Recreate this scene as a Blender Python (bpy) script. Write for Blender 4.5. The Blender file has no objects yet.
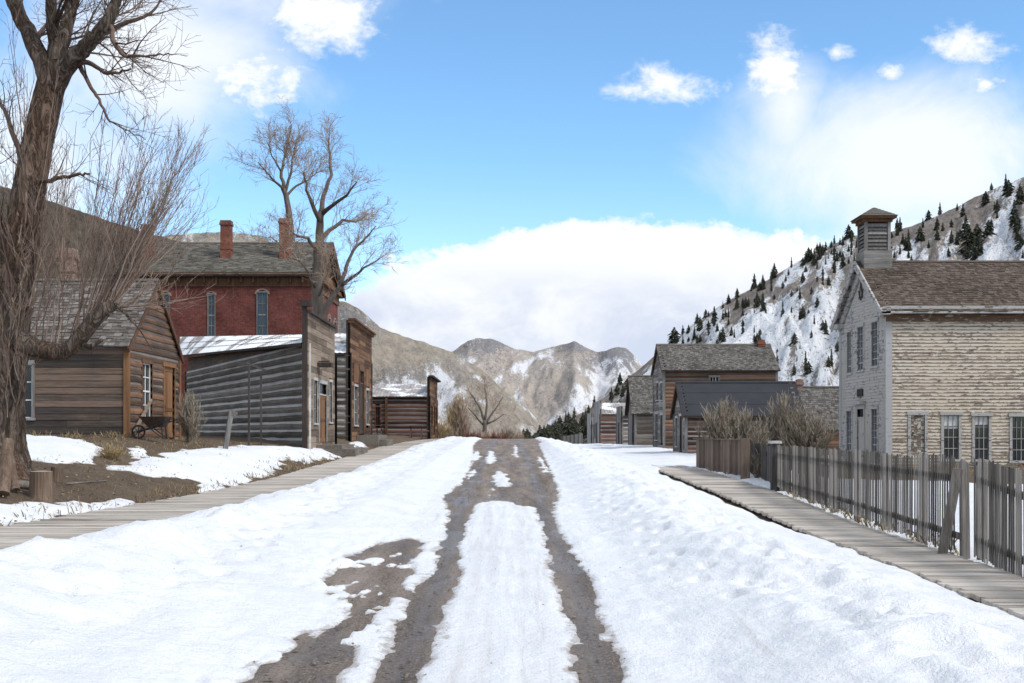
import bpy, math, random
import numpy as np
from mathutils import Vector, Matrix

# ------------------------------------------------------------------ camera, world, sun, exposure
sc = bpy.context.scene
col = sc.collection
F = 1200.0; VX = 507.0; HY = 433.0; ZE = 1.75        # focal length in px, vanishing point, eye height
cd = bpy.data.cameras.new('camera'); cam = bpy.data.objects.new('camera', cd); col.objects.link(cam)
cam.location = (0, 0, ZE); cam.rotation_euler = (math.pi/2, 0, 0)
cd.sensor_width = 36; cd.lens = 36*F/1024
cd.shift_x = (512-VX)/1024; cd.shift_y = (HY-341.5)/1024
cd.clip_start = 0.1; cd.clip_end = 20000
sc.camera = cam
sc.view_settings.view_transform = 'Standard'; sc.view_settings.look = 'None'
sc.view_settings.gamma = 1; sc.view_settings.use_curve_mapping = False
sc.view_settings.exposure = 0.98

SUN = Vector((0.62, -0.38, 0.80)).normalized()
EL = math.asin(SUN.z); AZ = math.atan2(SUN.x, SUN.y)
sd = bpy.data.lights.new('sun', 'SUN'); so = bpy.data.objects.new('sun', sd); col.objects.link(so)
sd.energy = 1.5; sd.angle = math.radians(14); sd.color = (1.0, 0.955, 0.89)
so.rotation_euler = SUN.to_track_quat('Z', 'Y').to_euler()
so.location = (40, -30, 60)

class NT:
    """small helper for building node trees"""
    def __init__(s, tree): s.t = tree; s.n = tree.nodes; s.l = tree.links
    def node(s, kind, **kw):
        n = s.n.new(kind)
        for k, v in kw.items(): setattr(n, k, v)
        return n
    def put(s, sock, v):
        if v is None: return
        if hasattr(v, 'is_output'): s.l.new(v, sock)
        else: sock.default_value = v
    def math(s, op, a, b=None, c=None, clamp=False):
        n = s.node('ShaderNodeMath', operation=op); n.use_clamp = clamp
        s.put(n.inputs[0], a); s.put(n.inputs[1], b); s.put(n.inputs[2], c); return n.outputs[0]
    def vmath(s, op, a, b=None):
        n = s.node('ShaderNodeVectorMath', operation=op); s.put(n.inputs[0], a); s.put(n.inputs[1], b); return n.outputs[0]
    def noise(s, vec, scale, detail=4, rough=0.55, dist=0.0, lac=2.0):
        n = s.node('ShaderNodeTexNoise'); s.put(n.inputs['Vector'], vec)
        n.inputs['Scale'].default_value = scale; n.inputs['Detail'].default_value = detail
        n.inputs['Roughness'].default_value = rough; n.inputs['Distortion'].default_value = dist
        n.inputs['Lacunarity'].default_value = lac
        return n
    def mapping(s, vec, scale=(1,1,1), loc=(0,0,0), rot=(0,0,0)):
        n = s.node('ShaderNodeMapping'); s.put(n.inputs['Vector'], vec)
        n.inputs['Scale'].default_value = scale; n.inputs['Location'].default_value = loc; n.inputs['Rotation'].default_value = rot
        return n.outputs[0]
    def ramp(s, fac, stops, interp='LINEAR'):
        n = s.node('ShaderNodeValToRGB'); s.put(n.inputs[0], fac); r = n.color_ramp; r.interpolation = interp
        while len(r.elements) < len(stops): r.elements.new(0.5)
        for e, (p, c) in zip(r.elements, stops):
            e.position = p
            e.color = (c, c, c, 1) if not hasattr(c, '__len__') else (*c, 1)
        return n.outputs[0]
    def mix(s, fac, a, b, mode='MIX'):
        n = s.node('ShaderNodeMix', data_type='RGBA', blend_type=mode)
        s.put(n.inputs[0], fac)
        for sock, v in ((n.inputs[6], a), (n.inputs[7], b)):
            if hasattr(v, 'is_output'): s.l.new(v, sock)
            else: sock.default_value = (*v[:3], 1)
        return n.outputs[2]
    def smooth(s, x, a, b):
        n = s.node('ShaderNodeMapRange', interpolation_type='SMOOTHSTEP'); s.put(n.inputs[0], x)
        n.inputs[1].default_value = a; n.inputs[2].default_value = b; return n.outputs[0]

# ---- sky: Nishita with procedural clouds laid out on the dome by direction
w = bpy.data.worlds.new('World'); sc.world = w; w.use_nodes = True
T = NT(w.node_tree); T.n.clear()
sky = T.node('ShaderNodeTexSky', sky_type='NISHITA'); sky.sun_disc = False
sky.sun_elevation = EL; sky.sun_rotation = AZ; sky.altitude = 1800; sky.air_density = 1.0; sky.dust_density = 0.3; sky.ozone_density = 2.2
tc = T.node('ShaderNodeTexCoord').outputs['Generated']
sep = T.node('ShaderNodeSeparateXYZ'); T.put(sep.inputs[0], tc)
dx, dy, dz = sep.outputs
hor = T.math('MAXIMUM', T.math('ABSOLUTE', dy), 0.08)
az = T.math('DIVIDE', dx, hor); el = T.math('DIVIDE', dz, hor)
cmb = T.node('ShaderNodeCombineXYZ'); T.put(cmb.inputs[0], az); T.put(cmb.inputs[1], T.math('MULTIPLY', el, 1.5)); T.put(cmb.inputs[2], T.math('MULTIPLY', T.math('SIGN', dy), 3.0))
cv = cmb.outputs[0]
n1 = T.noise(cv, 9.0, 6, 0.6, 0.3)
n2 = T.noise(cv, 30.0, 6, 0.62, .3)
n4 = T.noise(cv, 85.0, 5, 0.6)
n3 = T.noise(cv, 3.0, 6, 0.55, 0.6)
def blob(px, py, rx, ry, gain=1.0):
    a = T.math('DIVIDE', T.math('SUBTRACT', az, (px-VX)/F), rx/F)
    b = T.math('DIVIDE', T.math('SUBTRACT', el, (HY-py)/F), ry/F)
    q = T.math('ADD', T.math('MULTIPLY', a, a), T.math('MULTIPLY', b, b))
    return T.math('MULTIPLY', T.math('SUBTRACT', 1.0, T.math('SQRT', q)), gain)
def field(bl):
    f = None
    for b in bl:
        v = blob(*b); f = v if f is None else T.math('MAXIMUM', f, v)
    return f
nn = T.math('SUBTRACT', T.math('ADD', T.math('ADD', T.math('MULTIPLY', n1.outputs[0], 1.4), T.math('MULTIPLY', n2.outputs[0], 1.5)), T.math('MULTIPLY', n4.outputs[0], .7)), 1.8)
bank_ = field([(600,345,300,112,1.15),(655,275,125,60,.9),(470,315,150,75,.9),(800,330,200,105,1.0),(560,262,90,40,.8),(700,262,120,48,.9)])
nb = T.math('SUBTRACT', T.math('ADD', T.math('ADD', T.math('MULTIPLY', n1.outputs[0], 1.1), T.math('MULTIPLY', n2.outputs[0], .55)), T.math('MULTIPLY', n4.outputs[0], .3)), .975)
bankd = T.smooth(T.math('ADD', bank_, nb), 0.0, 0.22)
cum = field([(662,84,54,22,.75),(958,46,48,27,.75),(776,66,36,40,1.0),(838,52,14,9,.5),(888,72,16,9,.5),(985,84,20,10,.5),(246,74,52,34,.75),(328,12,60,40,.85)])
cumd = T.smooth(T.math('ADD', cum, T.math('MULTIPLY', nn, 1.0)), -.10, 0.66)
veil = field([(930,165,250,125,1.15),(790,110,62,95,.75),(1000,245,280,80,1.2),(150,60,200,140,.95),(250,-30,220,90,.9),(60,170,180,190,.9)])
wv_ = T.noise(T.mapping(cv, (7,5,1), rot=(0,0,.35)), 1.0, 8, .62, .9)
veild = T.smooth(T.math('ADD', veil, T.math('ADD', T.math('MULTIPLY', T.math('SUBTRACT', n3.outputs[0], 0.5), .9), T.math('MULTIPLY', T.math('SUBTRACT', wv_.outputs[0], .5), 1.15))), -0.05, 0.95)
# unseen cloud over the rest of the dome, thickened to whiten ambient light
oth = T.math('ADD', T.math('ABSOLUTE', az), T.math('MULTIPLY', el, 0.9))
oth = T.math('MAXIMUM', T.smooth(oth, 0.75, 1.3), T.math('LESS_THAN', dy, 0.0))
othd = T.math('MULTIPLY', T.math('MULTIPLY', T.smooth(n3.outputs[0], 0.36, 0.56), oth), 0.9)
hz = T.math('MULTIPLY', T.smooth(el, 0.24, 0.0), 0.35)
dens = T.math('MAXIMUM', T.math('MAXIMUM', T.math('MAXIMUM', cumd, bankd), T.math('MULTIPLY', veild, 0.88)), T.math('MAXIMUM', othd, hz))
# cloud tone: bluish-grey flat undersides in the thick low bank, bright puffs
shade = T.math('ADD', T.math('MULTIPLY', n1.outputs[0], 0.9), T.math('MULTIPLY', n3.outputs[0], 0.7))
under = T.math('MULTIPLY', T.smooth(el, 0.158, 0.09), T.smooth(shade, 0.58, 0.90))
ccol = T.mix(T.math('MULTIPLY', under, 0.9), (5.3, 5.4, 5.5), (3.2, 3.6, 4.5))
hs = T.node('ShaderNodeHueSaturation'); T.put(hs.inputs['Color'], sky.outputs[0]); hs.inputs['Saturation'].default_value = 1.04; hs.inputs['Value'].default_value = 1.0
skc = T.mix(dens, T.mix(1.0, hs.outputs[0], (1.02, 1.20, 1.20), 'MULTIPLY'), ccol)
bg = T.node('ShaderNodeBackground'); T.put(bg.inputs[0], skc); bg.inputs[1].default_value = 0.10
wo = T.node('ShaderNodeOutputWorld'); T.l.new(bg.outputs[0], wo.inputs[0])

# ------------------------------------------------------------------ helpers
rnd = random.Random(7)
def wx(px, d): return (px-VX)*d/F
def wz(py, d): return ZE + (HY-py)*d/F
def P(px, py, d): return Vector((wx(px, d), d, wz(py, d)))

def hash2(ix, iy, seed):
    h = (ix.astype(np.int64)*374761393 + iy.astype(np.int64)*668265263 + seed*1442695041) & 0xffffffff
    h = ((h ^ (h >> 13))*1274126177) & 0xffffffff
    return ((h ^ (h >> 16)) & 0xffff)/65535.0
def vnoise(x, y, seed=0):
    x = np.asarray(x, float); y = np.asarray(y, float)
    ix = np.floor(x); iy = np.floor(y); fx = x-ix; fy = y-iy
    fx = fx*fx*fx*(fx*(fx*6-15)+10); fy = fy*fy*fy*(fy*(fy*6-15)+10)
    a = hash2(ix, iy, seed); b = hash2(ix+1, iy, seed); c = hash2(ix, iy+1, seed); e = hash2(ix+1, iy+1, seed)
    return (a*(1-fx)+b*fx)*(1-fy)+(c*(1-fx)+e*fx)*fy
def fbm(x, y, oct=4, seed=0, gain=.5):
    s = 0; a = 1; t = 0
    for o in range(oct):
        s = s + a*vnoise(x*2**o+o*17.3, y*2**o+o*9.1, seed+o); t += a; a *= gain
    return s/t - .5

# ---- materials
MATS = {}
def mat(name):
    m = bpy.data.materials.new(name); m.use_nodes = True
    t = NT(m.node_tree); b = t.n['Principled BSDF']; b.inputs['Specular IOR Level'].default_value = 0.25
    return m, t, b
def bump(t, b, h, strength=.5, dist=.02):
    n = t.node('ShaderNodeBump'); n.inputs['Strength'].default_value = strength; n.inputs['Distance'].default_value = dist
    t.put(n.inputs['Height'], h); t.l.new(n.outputs[0], b.inputs['Normal'])
def ocoord(t): return t.node('ShaderNodeTexCoord').outputs['Object']
def island(t): return t.node('ShaderNodeNewGeometry').outputs['Random Per Island']

def wood(name, dark, mid, light, axis='h', fine=1.0, var=.5, rough=.85, warm=None, warm_amt=.0):
    m, t, b = mat(name)
    sca = {'h': (.7,.7,16), 'v': (14,14,.7), 'a': (6,6,6), 'x': (.8,16,16), 'y': (16,.8,16)}[axis]
    o = ocoord(t); isl = island(t)
    off = t.node('ShaderNodeCombineXYZ'); t.put(off.inputs[0], t.math('MULTIPLY', isl, 37.0)); t.put(off.inputs[2], t.math('MULTIPLY', isl, 91.0))
    ov = t.vmath('ADD', o, off.outputs[0])
    n = t.noise(t.mapping(ov, tuple(x*fine for x in sca)), 1.0, 6, .65)
    g = t.noise(t.mapping(ov, tuple(x*fine*4 for x in sca)), 1.0, 4, .6)
    big = t.noise(o, .55, 3, .6)
    f = t.math('ADD', t.math('MULTIPLY', n.outputs[0], .8), t.math('MULTIPLY', g.outputs[0], .35))
    f = t.math('ADD', f, t.math('MULTIPLY', t.math('SUBTRACT', isl, .5), var))
    f = t.math('ADD', f, t.math('MULTIPLY', t.math('SUBTRACT', big.outputs[0], .5), .5))
    c = t.ramp(f, [(.22, dark), (.55, mid), (.86, light)])
    if warm:
        k = t.smooth(t.math('ADD', big.outputs[0], t.math('MULTIPLY', isl, .35)), .62-.3*warm_amt, .95-.3*warm_amt)
        c = t.mix(k, c, t.mix(1.0, c, warm, 'MULTIPLY'))
    t.l.new(c, b.inputs['Base Color']); b.inputs['Roughness'].default_value = rough
    bump(t, b, t.math('ADD', n.outputs[0], g.outputs[0]), .6, .015)
    MATS[name] = m; return m

wood('log_grey', (.034,.027,.021), (.105,.088,.073), (.22,.192,.166), 'h', 1, .5)
wood('log_dark', (.026,.021,.018), (.074,.062,.054), (.16,.14,.124), 'h', 1, .5, warm=(1.2,.96,.82), warm_amt=.3)
wood('log_brown', (.033,.021,.014), (.10,.064,.044), (.21,.15,.112), 'h', 1, .5, warm=(1.25,.95,.75), warm_amt=.4)
wood('log_redbrown', (.03,.015,.011), (.085,.042,.030), (.18,.10,.075), 'h', 1, .6)
wood('plank_tan', (.07,.05,.035), (.18,.135,.10), (.32,.25,.19), 'h', 1, .5)
wood('plank_rust', (.028,.014,.008), (.105,.052,.028), (.22,.12,.066), 'h', 1, .6)
wood('plank_grey', (.07,.064,.058), (.17,.16,.148), (.30,.285,.27), 'v', 1, .5)
wood('plank_greyh', (.07,.064,.058), (.175,.163,.15), (.32,.305,.285), 'h', 1, .5)
wood('plank_pale', (.14,.135,.128), (.30,.29,.278), (.46,.45,.435), 'v', 1, .5)
wood('corner_orange', (.055,.028,.014), (.15,.072,.034), (.27,.145,.07), 'v', 1, .4)
wood('trim_dark', (.014,.011,.010), (.035,.027,.023), (.08,.065,.058), 'v', 1, .3)
wood('trim_grey', (.06,.055,.05), (.14,.132,.124), (.28,.268,.255), 'v', 1, .4)
wood('trim_brown', (.03,.016,.010), (.085,.043,.024), (.17,.09,.052), 'v', 1, .4)
wood('boardwalk_wood', (.21,.18,.15), (.42,.375,.325), (.58,.53,.47), 'x', 1, .4)
wood('picket_grey', (.055,.048,.041), (.14,.125,.11), (.27,.245,.22), 'v', 1, .8)
wood('picket_brown', (.055,.038,.028), (.125,.09,.068), (.22,.165,.13), 'v', 1, .6)
wood('post_dark', (.022,.019,.017), (.055,.048,.044), (.12,.107,.10), 'v', 1, .5)
wood('stump_side', (.04,.026,.018), (.12,.08,.056), (.24,.175,.13), 'v', .8, .4)
wood('stump_top', (.2,.16,.12), (.33,.28,.22), (.48,.42,.35), 'a', 1, .2)
m, t, b = mat('bark'); o_ = ocoord(t)
a_ = t.noise(t.mapping(o_, (6,6,1.4)), 1.0, 5, .62, 1.2); g_ = t.noise(t.mapping(o_, (18,18,5)), 1.0, 5, .7); v_ = t.noise(o_, .5, 3, .5)
rd = t.math('ABSOLUTE', t.math('SUBTRACT', a_.outputs[0], .5)); hgt_ = t.math('ADD', t.math('MULTIPLY', rd, 3.2), t.math('MULTIPLY', g_.outputs[0], .35))
c_ = t.ramp(hgt_, [(.14,(.032,.023,.017)), (.34,(.13,.098,.076)), (.75,(.28,.23,.19))])
c_ = t.mix(t.smooth(v_.outputs[0], .4, .65), c_, t.mix(1., c_, (1.15,.92,.78), 'MULTIPLY'))
t.l.new(c_, b.inputs['Base Color']); b.inputs['Roughness'].default_value = .95
bump(t, b, hgt_, 1.0, .09); MATS['bark'] = m
wood('bark_twig', (.05,.032,.024), (.115,.075,.056), (.20,.14,.11), 'v', 1, .6)
wood('bark_shoot', (.11,.072,.055), (.22,.155,.12), (.36,.275,.225), 'v', 1, .7)
wood('bark_pale', (.03,.024,.019), (.10,.08,.066), (.21,.175,.145), 'v', .8, .3)
wood('twig_pale', (.15,.105,.076), (.30,.22,.165), (.45,.35,.27), 'v', 1, .7)
wood('sage', (.09,.072,.052), (.20,.166,.125), (.36,.31,.245), 'v', 1, .8)
wood('reed', (.14,.10,.05), (.30,.22,.11), (.46,.35,.19), 'v', 1, .7)
wood('willow_red', (.08,.03,.02), (.16,.065,.045), (.26,.12,.085), 'v', 1, .7)
wood('shingle_grey', (.05,.046,.040), (.115,.105,.094), (.20,.187,.172), 'a', .5, .45)
wood('shingle_brown', (.040,.029,.022), (.088,.065,.050), (.155,.122,.098), 'a', .5, .4)
wood('shingle_green', (.042,.038,.030), (.098,.089,.072), (.165,.153,.13), 'a', .5, .45)
wood('shingle_pale', (.052,.043,.037), (.12,.104,.092), (.22,.198,.18), 'a', .5, .5)
wood('chinking', (.20,.19,.18), (.42,.41,.395), (.60,.59,.575), 'h', .8, .4)
wood('chinking_dim', (.055,.046,.04), (.12,.102,.09), (.24,.21,.185), 'h', 1., .4)
wood('chinking_mid', (.10,.09,.08), (.235,.215,.20), (.42,.40,.375), 'h', .8, .5)
wood('rusty_iron', (.014,.010,.008), (.035,.022,.016), (.08,.048,.03), 'a', 1, .3)
wood('lumber_old', (.06,.05,.042), (.14,.12,.10), (.27,.24,.21), 'y', 1, .4)

def brick(name, a, bcol, mortar, sc_=1.0, rot=(math.pi/2,0,0)):
    m, t, b = mat(name); o = ocoord(t)
    n = t.node('ShaderNodeTexBrick'); t.put(n.inputs['Vector'], t.mapping(o, (1,1,1), (0,0,0), rot))
    n.inputs['Color1'].default_value = (*a,1); n.inputs['Color2'].default_value = (*bcol,1); n.inputs['Mortar'].default_value = (*mortar,1)
    n.inputs['Scale'].default_value = 1; n.inputs['Brick Width'].default_value = .23*sc_; n.inputs['Row Height'].default_value = .078*sc_; n.inputs['Mortar Size'].default_value = .008
    big = t.noise(o, .7, 5, .65)
    bl = t.noise(o, 5.5, 4, .7)
    c = t.mix(t.smooth(big.outputs[0], .35, .7), n.outputs[0], t.mix(1., n.outputs[0], (.60,.55,.55), 'MULTIPLY'))
    c = t.mix(t.smooth(bl.outputs[0], .48, .70), c, t.mix(1., c, (1.5,1.6,1.6), 'MULTIPLY'))
    t.l.new(c, b.inputs['Base Color']); b.inputs['Roughness'].default_value = .9
    bump(t, b, n.outputs['Fac'], -.4, .01); MATS[name] = m
brick('brick_red', (.19,.048,.036), (.11,.030,.026), (.16,.09,.075))
brick('brick_chimney', (.25,.075,.04), (.17,.05,.03), (.22,.16,.13))
brick('brick_tan', (.30,.19,.14), (.22,.12,.085), (.28,.23,.2))
brick('brick_trim', (.30,.22,.17), (.24,.17,.13), (.26,.22,.19))

def simple(name, c, rough=.7, spec=.3, var=.25, scale=3., metallic=0., bmp=.2):
    m, t, b = mat(name); o = ocoord(t)
    n = t.noise(o, scale, 6, .65)
    cc = t.mix(n.outputs[0], tuple(x*(1-var) for x in c), tuple(min(1, x*(1+var)) for x in c))
    t.l.new(cc, b.inputs['Base Color']); b.inputs['Roughness'].default_value = rough; b.inputs['Specular IOR Level'].default_value = spec
    b.inputs['Metallic'].default_value = metallic
    bump(t, b, n.outputs[0], bmp, .02); MATS[name] = m; return m
simple('tar_paper', (.036,.037,.044), .75, .2, .45, 1.2)
simple('glass_dark', (.012,.014,.018), .08, .5, .3, 1.5, bmp=.02)
simple('glass_blue', (.035,.05,.08), .12, .5, .4, 1.0, bmp=.02)
simple('white_paint', (.62,.61,.59), .7, .3, .25, 4)
simple('dark_interior', (.008,.007,.006), .9, .1)
simple('stone', (.22,.21,.20), .9, .2, .4, 6, bmp=.6)
simple('iron', (.02,.02,.022), .55, .4, .3, 8)

# corrugated weathered metal, with old snow lying on it
def metal(name, snow=.45):
    m, t, b = mat(name); o = ocoord(t)
    n = t.noise(t.mapping(o, (1.2,.5,.5)), 1.4, 6, .7); s = t.noise(o, .5, 6, .62); s2 = t.noise(t.mapping(o, (2.5,.6,.6), (3,1,7)), 1.2, 4, .6)
    c = t.ramp(n.outputs[0], [(.3,(.16,.12,.10)), (.45,(.30,.27,.25)), (.65,(.42,.41,.40)), (.8,(.50,.50,.50))])
    c = t.mix(t.smooth(s2.outputs[0], .60, .74), c, (.20,.115,.075))
    c = t.mix(t.smooth(s.outputs[0], .62-snow*.4, .68-snow*.4), c, (.80,.81,.83))
    t.l.new(c, b.inputs['Base Color']); b.inputs['Roughness'].default_value = .65
    MATS[name] = m
metal('metal_roof', .22); metal('metal_roof_snow', .5)

# peeling white paint over weathered board
def peel(name, amt, tone=(.60,.585,.555), bare=((.045,.030,.022),(.15,.115,.09),(.27,.23,.20)), st=None):
    m, t, b = mat(name); o = ocoord(t); isl = island(t)
    off = t.node('ShaderNodeCombineXYZ'); t.put(off.inputs[0], t.math('MULTIPLY', isl, 53.0))
    ov = t.vmath('ADD', o, off.outputs[0])
    a = t.noise(t.mapping(ov, (2.6,2.6,8)), 1.0, 6, .72, .3)
    big = t.noise(o, .35, 4, .6)
    g = t.noise(t.mapping(ov, (1,1,40)), 1.0, 4, .6)
    f = t.math('ADD', a.outputs[0], t.math('MULTIPLY', t.math('SUBTRACT', big.outputs[0], .5), .32))
    f = t.math('ADD', f, t.math('MULTIPLY', t.math('SUBTRACT', isl, .5), .10))
    if st:      # paint has gone first along the lower edge of every board
        z_ = t.node('ShaderNodeSeparateXYZ'); t.put(z_.inputs[0], o)
        fr_ = t.math('FRACT', t.math('DIVIDE', t.math('ADD', z_.outputs[2], .4), st))
        f = t.math('SUBTRACT', f, t.math('MULTIPLY', t.smooth(fr_, .55, .05), .17))
    k = t.smooth(f, amt-.02, amt+.05)
    wd = t.ramp(g.outputs[0], [(.3, bare[0]), (.5, bare[1]), (.72, bare[2])])
    pc = t.mix(g.outputs[0], tuple(x*.82 for x in tone), tone)
    pc = t.mix(t.smooth(big.outputs[0], .3, .7), pc, t.mix(1., pc, (.92,.87,.80), 'MULTIPLY'))
    c = t.mix(k, wd, pc)
    t.l.new(c, b.inputs['Base Color']); b.inputs['Roughness'].default_value = .8
    bump(t, b, t.math('ADD', k, g.outputs[0]), .4, .006); MATS[name] = m
SST = (ZE+127*55/F-.5+.2)/round((ZE+127*55/F-.5+.2)/.15)
peel('school_side', .405, (.64,.578,.49), ((.075,.048,.033),(.20,.15,.115),(.33,.275,.225)), SST); peel('school_front', .40, (.50,.48,.455), ((.09,.083,.08),(.19,.18,.178),(.29,.282,.28)))
peel('school_trim', .42, (.46,.46,.455)); peel('school_trim_brown', .60, (.55,.52,.47), ((.05,.028,.016),(.13,.078,.048),(.22,.15,.10)))
peel('door_peel', .52, (.55,.52,.46)); peel('corner_pale', .36, (.44,.445,.45), ((.10,.097,.095),(.2,.195,.19),(.3,.295,.29)))

# ---- mesh builder working in world coordinates
class MB:
    def __init__(s): s.v = []; s.f = []; s.m = []
    def add(s, vs, fs, mi=0):
        o = len(s.v); s.v += [tuple(p) for p in vs]
        s.f += [tuple(i+o for i in f) for f in fs]; s.m += [mi]*len(fs)
    def hexa(s, p, mi=0):
        s.add(p, [(0,3,2,1),(4,5,6,7),(0,1,5,4),(1,2,6,5),(2,3,7,6),(3,0,4,7)], mi)
    def box(s, x0, x1, y0, y1, z0, z1, mi=0):
        s.hexa([(x0,y0,z0),(x1,y0,z0),(x1,y1,z0),(x0,y1,z0),(x0,y0,z1),(x1,y0,z1),(x1,y1,z1),(x0,y1,z1)], mi)
    def fbox(s, fr, u0, u1, v0, v1, n0, n1, mi=0, jit=0.0):
        O, U, N = fr
        j = lambda: rnd.uniform(-jit, jit)
        q = []
        for n in (n0, n1):
            for (u, v) in ((u0,v0),(u1,v0),(u1,v1),(u0,v1)):
                p = O + U*u + N*n; q.append((p.x, p.y, p.z+v+j()))
        s.hexa(q, mi)
    def bar(s, a, b, w, h=None, mi=0, up=Vector((0,0,1))):
        h = h or w; a = Vector(a); b = Vector(b); d = (b-a).normalized()
        x = d.cross(up)
        if x.length < 1e-4: x = Vector((1,0,0))
        x.normalize(); y = x.cross(d).normalized()
        q = []
        for c in (a, b):
            for (i, j) in ((-1,-1),(1,-1),(1,1),(-1,1)): q.append(c + x*(i*w/2) + y*(j*h/2))
        s.hexa(q, mi)
    def tube(s, pts, rad, n=5, mi=0, cap=True):
        pts = [Vector(p) for p in pts]; o = len(s.v); k = len(pts)
        t0 = (pts[1]-pts[0]).normalized(); ref = Vector((1,0,0)) if abs(t0.x) < .8 else Vector((0,1,0))
        for i, p in enumerate(pts):
            t = (pts[min(i+1,k-1)]-pts[max(i-1,0)])
            t = t.normalized() if t.length > 1e-9 else t0
            x = (ref - t*ref.dot(t)).normalized(); y = t.cross(x); ref = x
            r = rad[i] if hasattr(rad, '__len__') else rad
            for a in range(n):
                an = 2*math.pi*a/n
                s.v.append(tuple(p + x*(math.cos(an)*r) + y*(math.sin(an)*r)))
        for i in range(k-1):
            for a in range(n):
                b = (a+1) % n
                s.f.append((o+i*n+a, o+i*n+b, o+(i+1)*n+b, o+(i+1)*n+a)); s.m.append(mi)
        if cap:
            s.f.append(tuple(o+a for a in range(n))[::-1]); s.m.append(mi)
            s.f.append(tuple(o+(k-1)*n+a for a in range(n))); s.m.append(mi)
    def build(s, name, mats, parent=None, smooth=False):
        me = bpy.data.meshes.new(name)
        off = Vector((0,0,0))
        par = parent
        while par is not None: off += par.location; par = par.parent
        me.from_pydata([(v[0]-off.x, v[1]-off.y, v[2]-off.z) for v in s.v], [], s.f)
        if not isinstance(mats, (list, tuple)): mats = [mats]
        for m in mats: me.materials.append(MATS[m] if isinstance(m, str) else m)
        me.polygons.foreach_set('material_index', s.m)
        if smooth: me.polygons.foreach_set('use_smooth', [True]*len(s.f))
        me.update()
        o = bpy.data.objects.new(name, me); col.objects.link(o)
        if parent is not None: o.parent = parent
        return o
def tag(o, label=None, cat=None, group=None, kind=None):
    if label: o['label'] = label
    if cat: o['category'] = cat
    if group: o['group'] = group
    if kind: o['kind'] = kind
    return o
def thing(name, loc, label, cat, group=None):
    o = bpy.data.objects.new(name, None); col.objects.link(o); o.location = loc; o.empty_display_size = .2
    return tag(o, label, cat, group)
def center(o):
    """moves a single-mesh thing's origin to its base"""
    me = o.data; n = len(me.vertices); a = np.empty(n*3); me.vertices.foreach_get('co', a); a = a.reshape(-1,3)
    c = np.array([(a[:,0].min()+a[:,0].max())/2, (a[:,1].min()+a[:,1].max())/2, a[:,2].min()])
    me.vertices.foreach_set('co', (a-c).ravel()); o.location = c; me.update(); return o

# ------------------------------------------------------------------ terrain
BWL = [(0,.55),(12,.55),(16,.53),(26,.45),(33,.48),(45,.68),(62,1.03),(73,1.1),(90,1.25),(105,1.3),(125,1.0),(160,0),(220,-3),(400,-8)]
BWR = [(0,.05),(11,.06),(22,.10),(31,.28),(43,.42),(60,.5),(80,.65),(100,.72),(125,.6),(150,.3),(220,-3),(400,-8)]
ROAD = [(0,-.05),(8.5,0),(14,.10),(22,.25),(33,.45),(50,.75),(75,1.12),(90,1.24),(105,1.22),(125,.95),(160,0),(220,-3),(400,-8)]
END = [(160,0),(220,-3),(400,-8)]
def sh(p, dz): return [(a, b+dz) for a, b in p]
PROF = [(-60, [(0,1.6),(40,1.9),(100,2.0),(130,1.5)]+END),
        (-18, [(0,1.2),(22,1.45),(36,1.66),(48,1.58),(70,1.6),(100,1.6),(130,1.3)]+END),
        (-11.5, [(0,.9),(10,.95),(22,1.22),(36,1.62),(48,1.42),(61,1.55),(100,1.55),(130,1.2)]+END),
        (-8.6, [(0,.6),(10,.64),(22,.86),(33,.95),(48,1.2),(61,1.5),(100,1.52),(130,1.1)]+END),
        (-6.75, sh(BWL,-.10)), (-4.6, sh(BWL,-.14)), (-2.4, sh(ROAD,.03)), (0, ROAD), (2.4, sh(ROAD,.02)),
        (4.8, sh(BWR,-.13)), (7.0, sh(BWR,-.10)),
        (9.6, [(0,0),(15,.02),(31,.26),(45,.36),(66,.54),(81,.65),(92,.73),(123,.55),(150,.2)]+END[1:]),
        (17, [(0,-.1),(55,.2),(80,.4),(123,.4),(150,.1)]+END[1:]), (60, [(0,0),(80,.5),(123,.3),(150,0)]+END[1:])]
PX = np.array([p[0] for p in PROF], float)
def H(X, d):
    X = np.atleast_1d(np.asarray(X, float)); d = np.atleast_1d(np.asarray(d, float))
    X, d = np.broadcast_arrays(X, d)
    tab = np.array([np.interp(d, [q[0] for q in p[1]], [q[1] for q in p[1]]) for p in PROF])
    i = np.clip(np.searchsorted(PX, X)-1, 0, len(PX)-2)
    t = np.clip((X-PX[i])/(PX[i+1]-PX[i]), 0, 1)
    t = .5*t + .5*(t*t*(3-2*t))
    a = np.take_along_axis(tab, i[None], 0)[0]; b = np.take_along_axis(tab, (i+1)[None], 0)[0]
    return a*(1-t)+b*t
def h1(X, d): return float(H(X, d)[0])
def ground_at(px, py):
    """the point of the ground seen at a pixel of the photograph"""
    ds = np.geomspace(5, 130, 3000); z = ZE+(HY-py)*ds/F; X = (px-VX)*ds/F
    below = z <= H(X, ds)
    i = int(np.argmax(below)) if below.any() else len(ds)-1
    return float(X[i]), float(ds[i])
def poly_sd(X, Y, pts):
    """signed distance to a polygon, positive inside"""
    d = np.full(X.shape, 1e9); ins = np.zeros(X.shape, bool); n = len(pts)
    for i in range(n):
        ax, ay = pts[i]; bx, by = pts[(i+1) % n]
        ex, ey = bx-ax, by-ay; L = ex*ex+ey*ey+1e-12
        t = np.clip(((X-ax)*ex+(Y-ay)*ey)/L, 0, 1)
        d = np.minimum(d, np.hypot(X-ax-t*ex, Y-ay-t*ey))
        c = (ay > Y) != (by > Y)
        ins ^= c & (X < ex*(Y-ay)/(ey+1e-12)+ax)
    return np.where(ins, d, -d)
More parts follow.
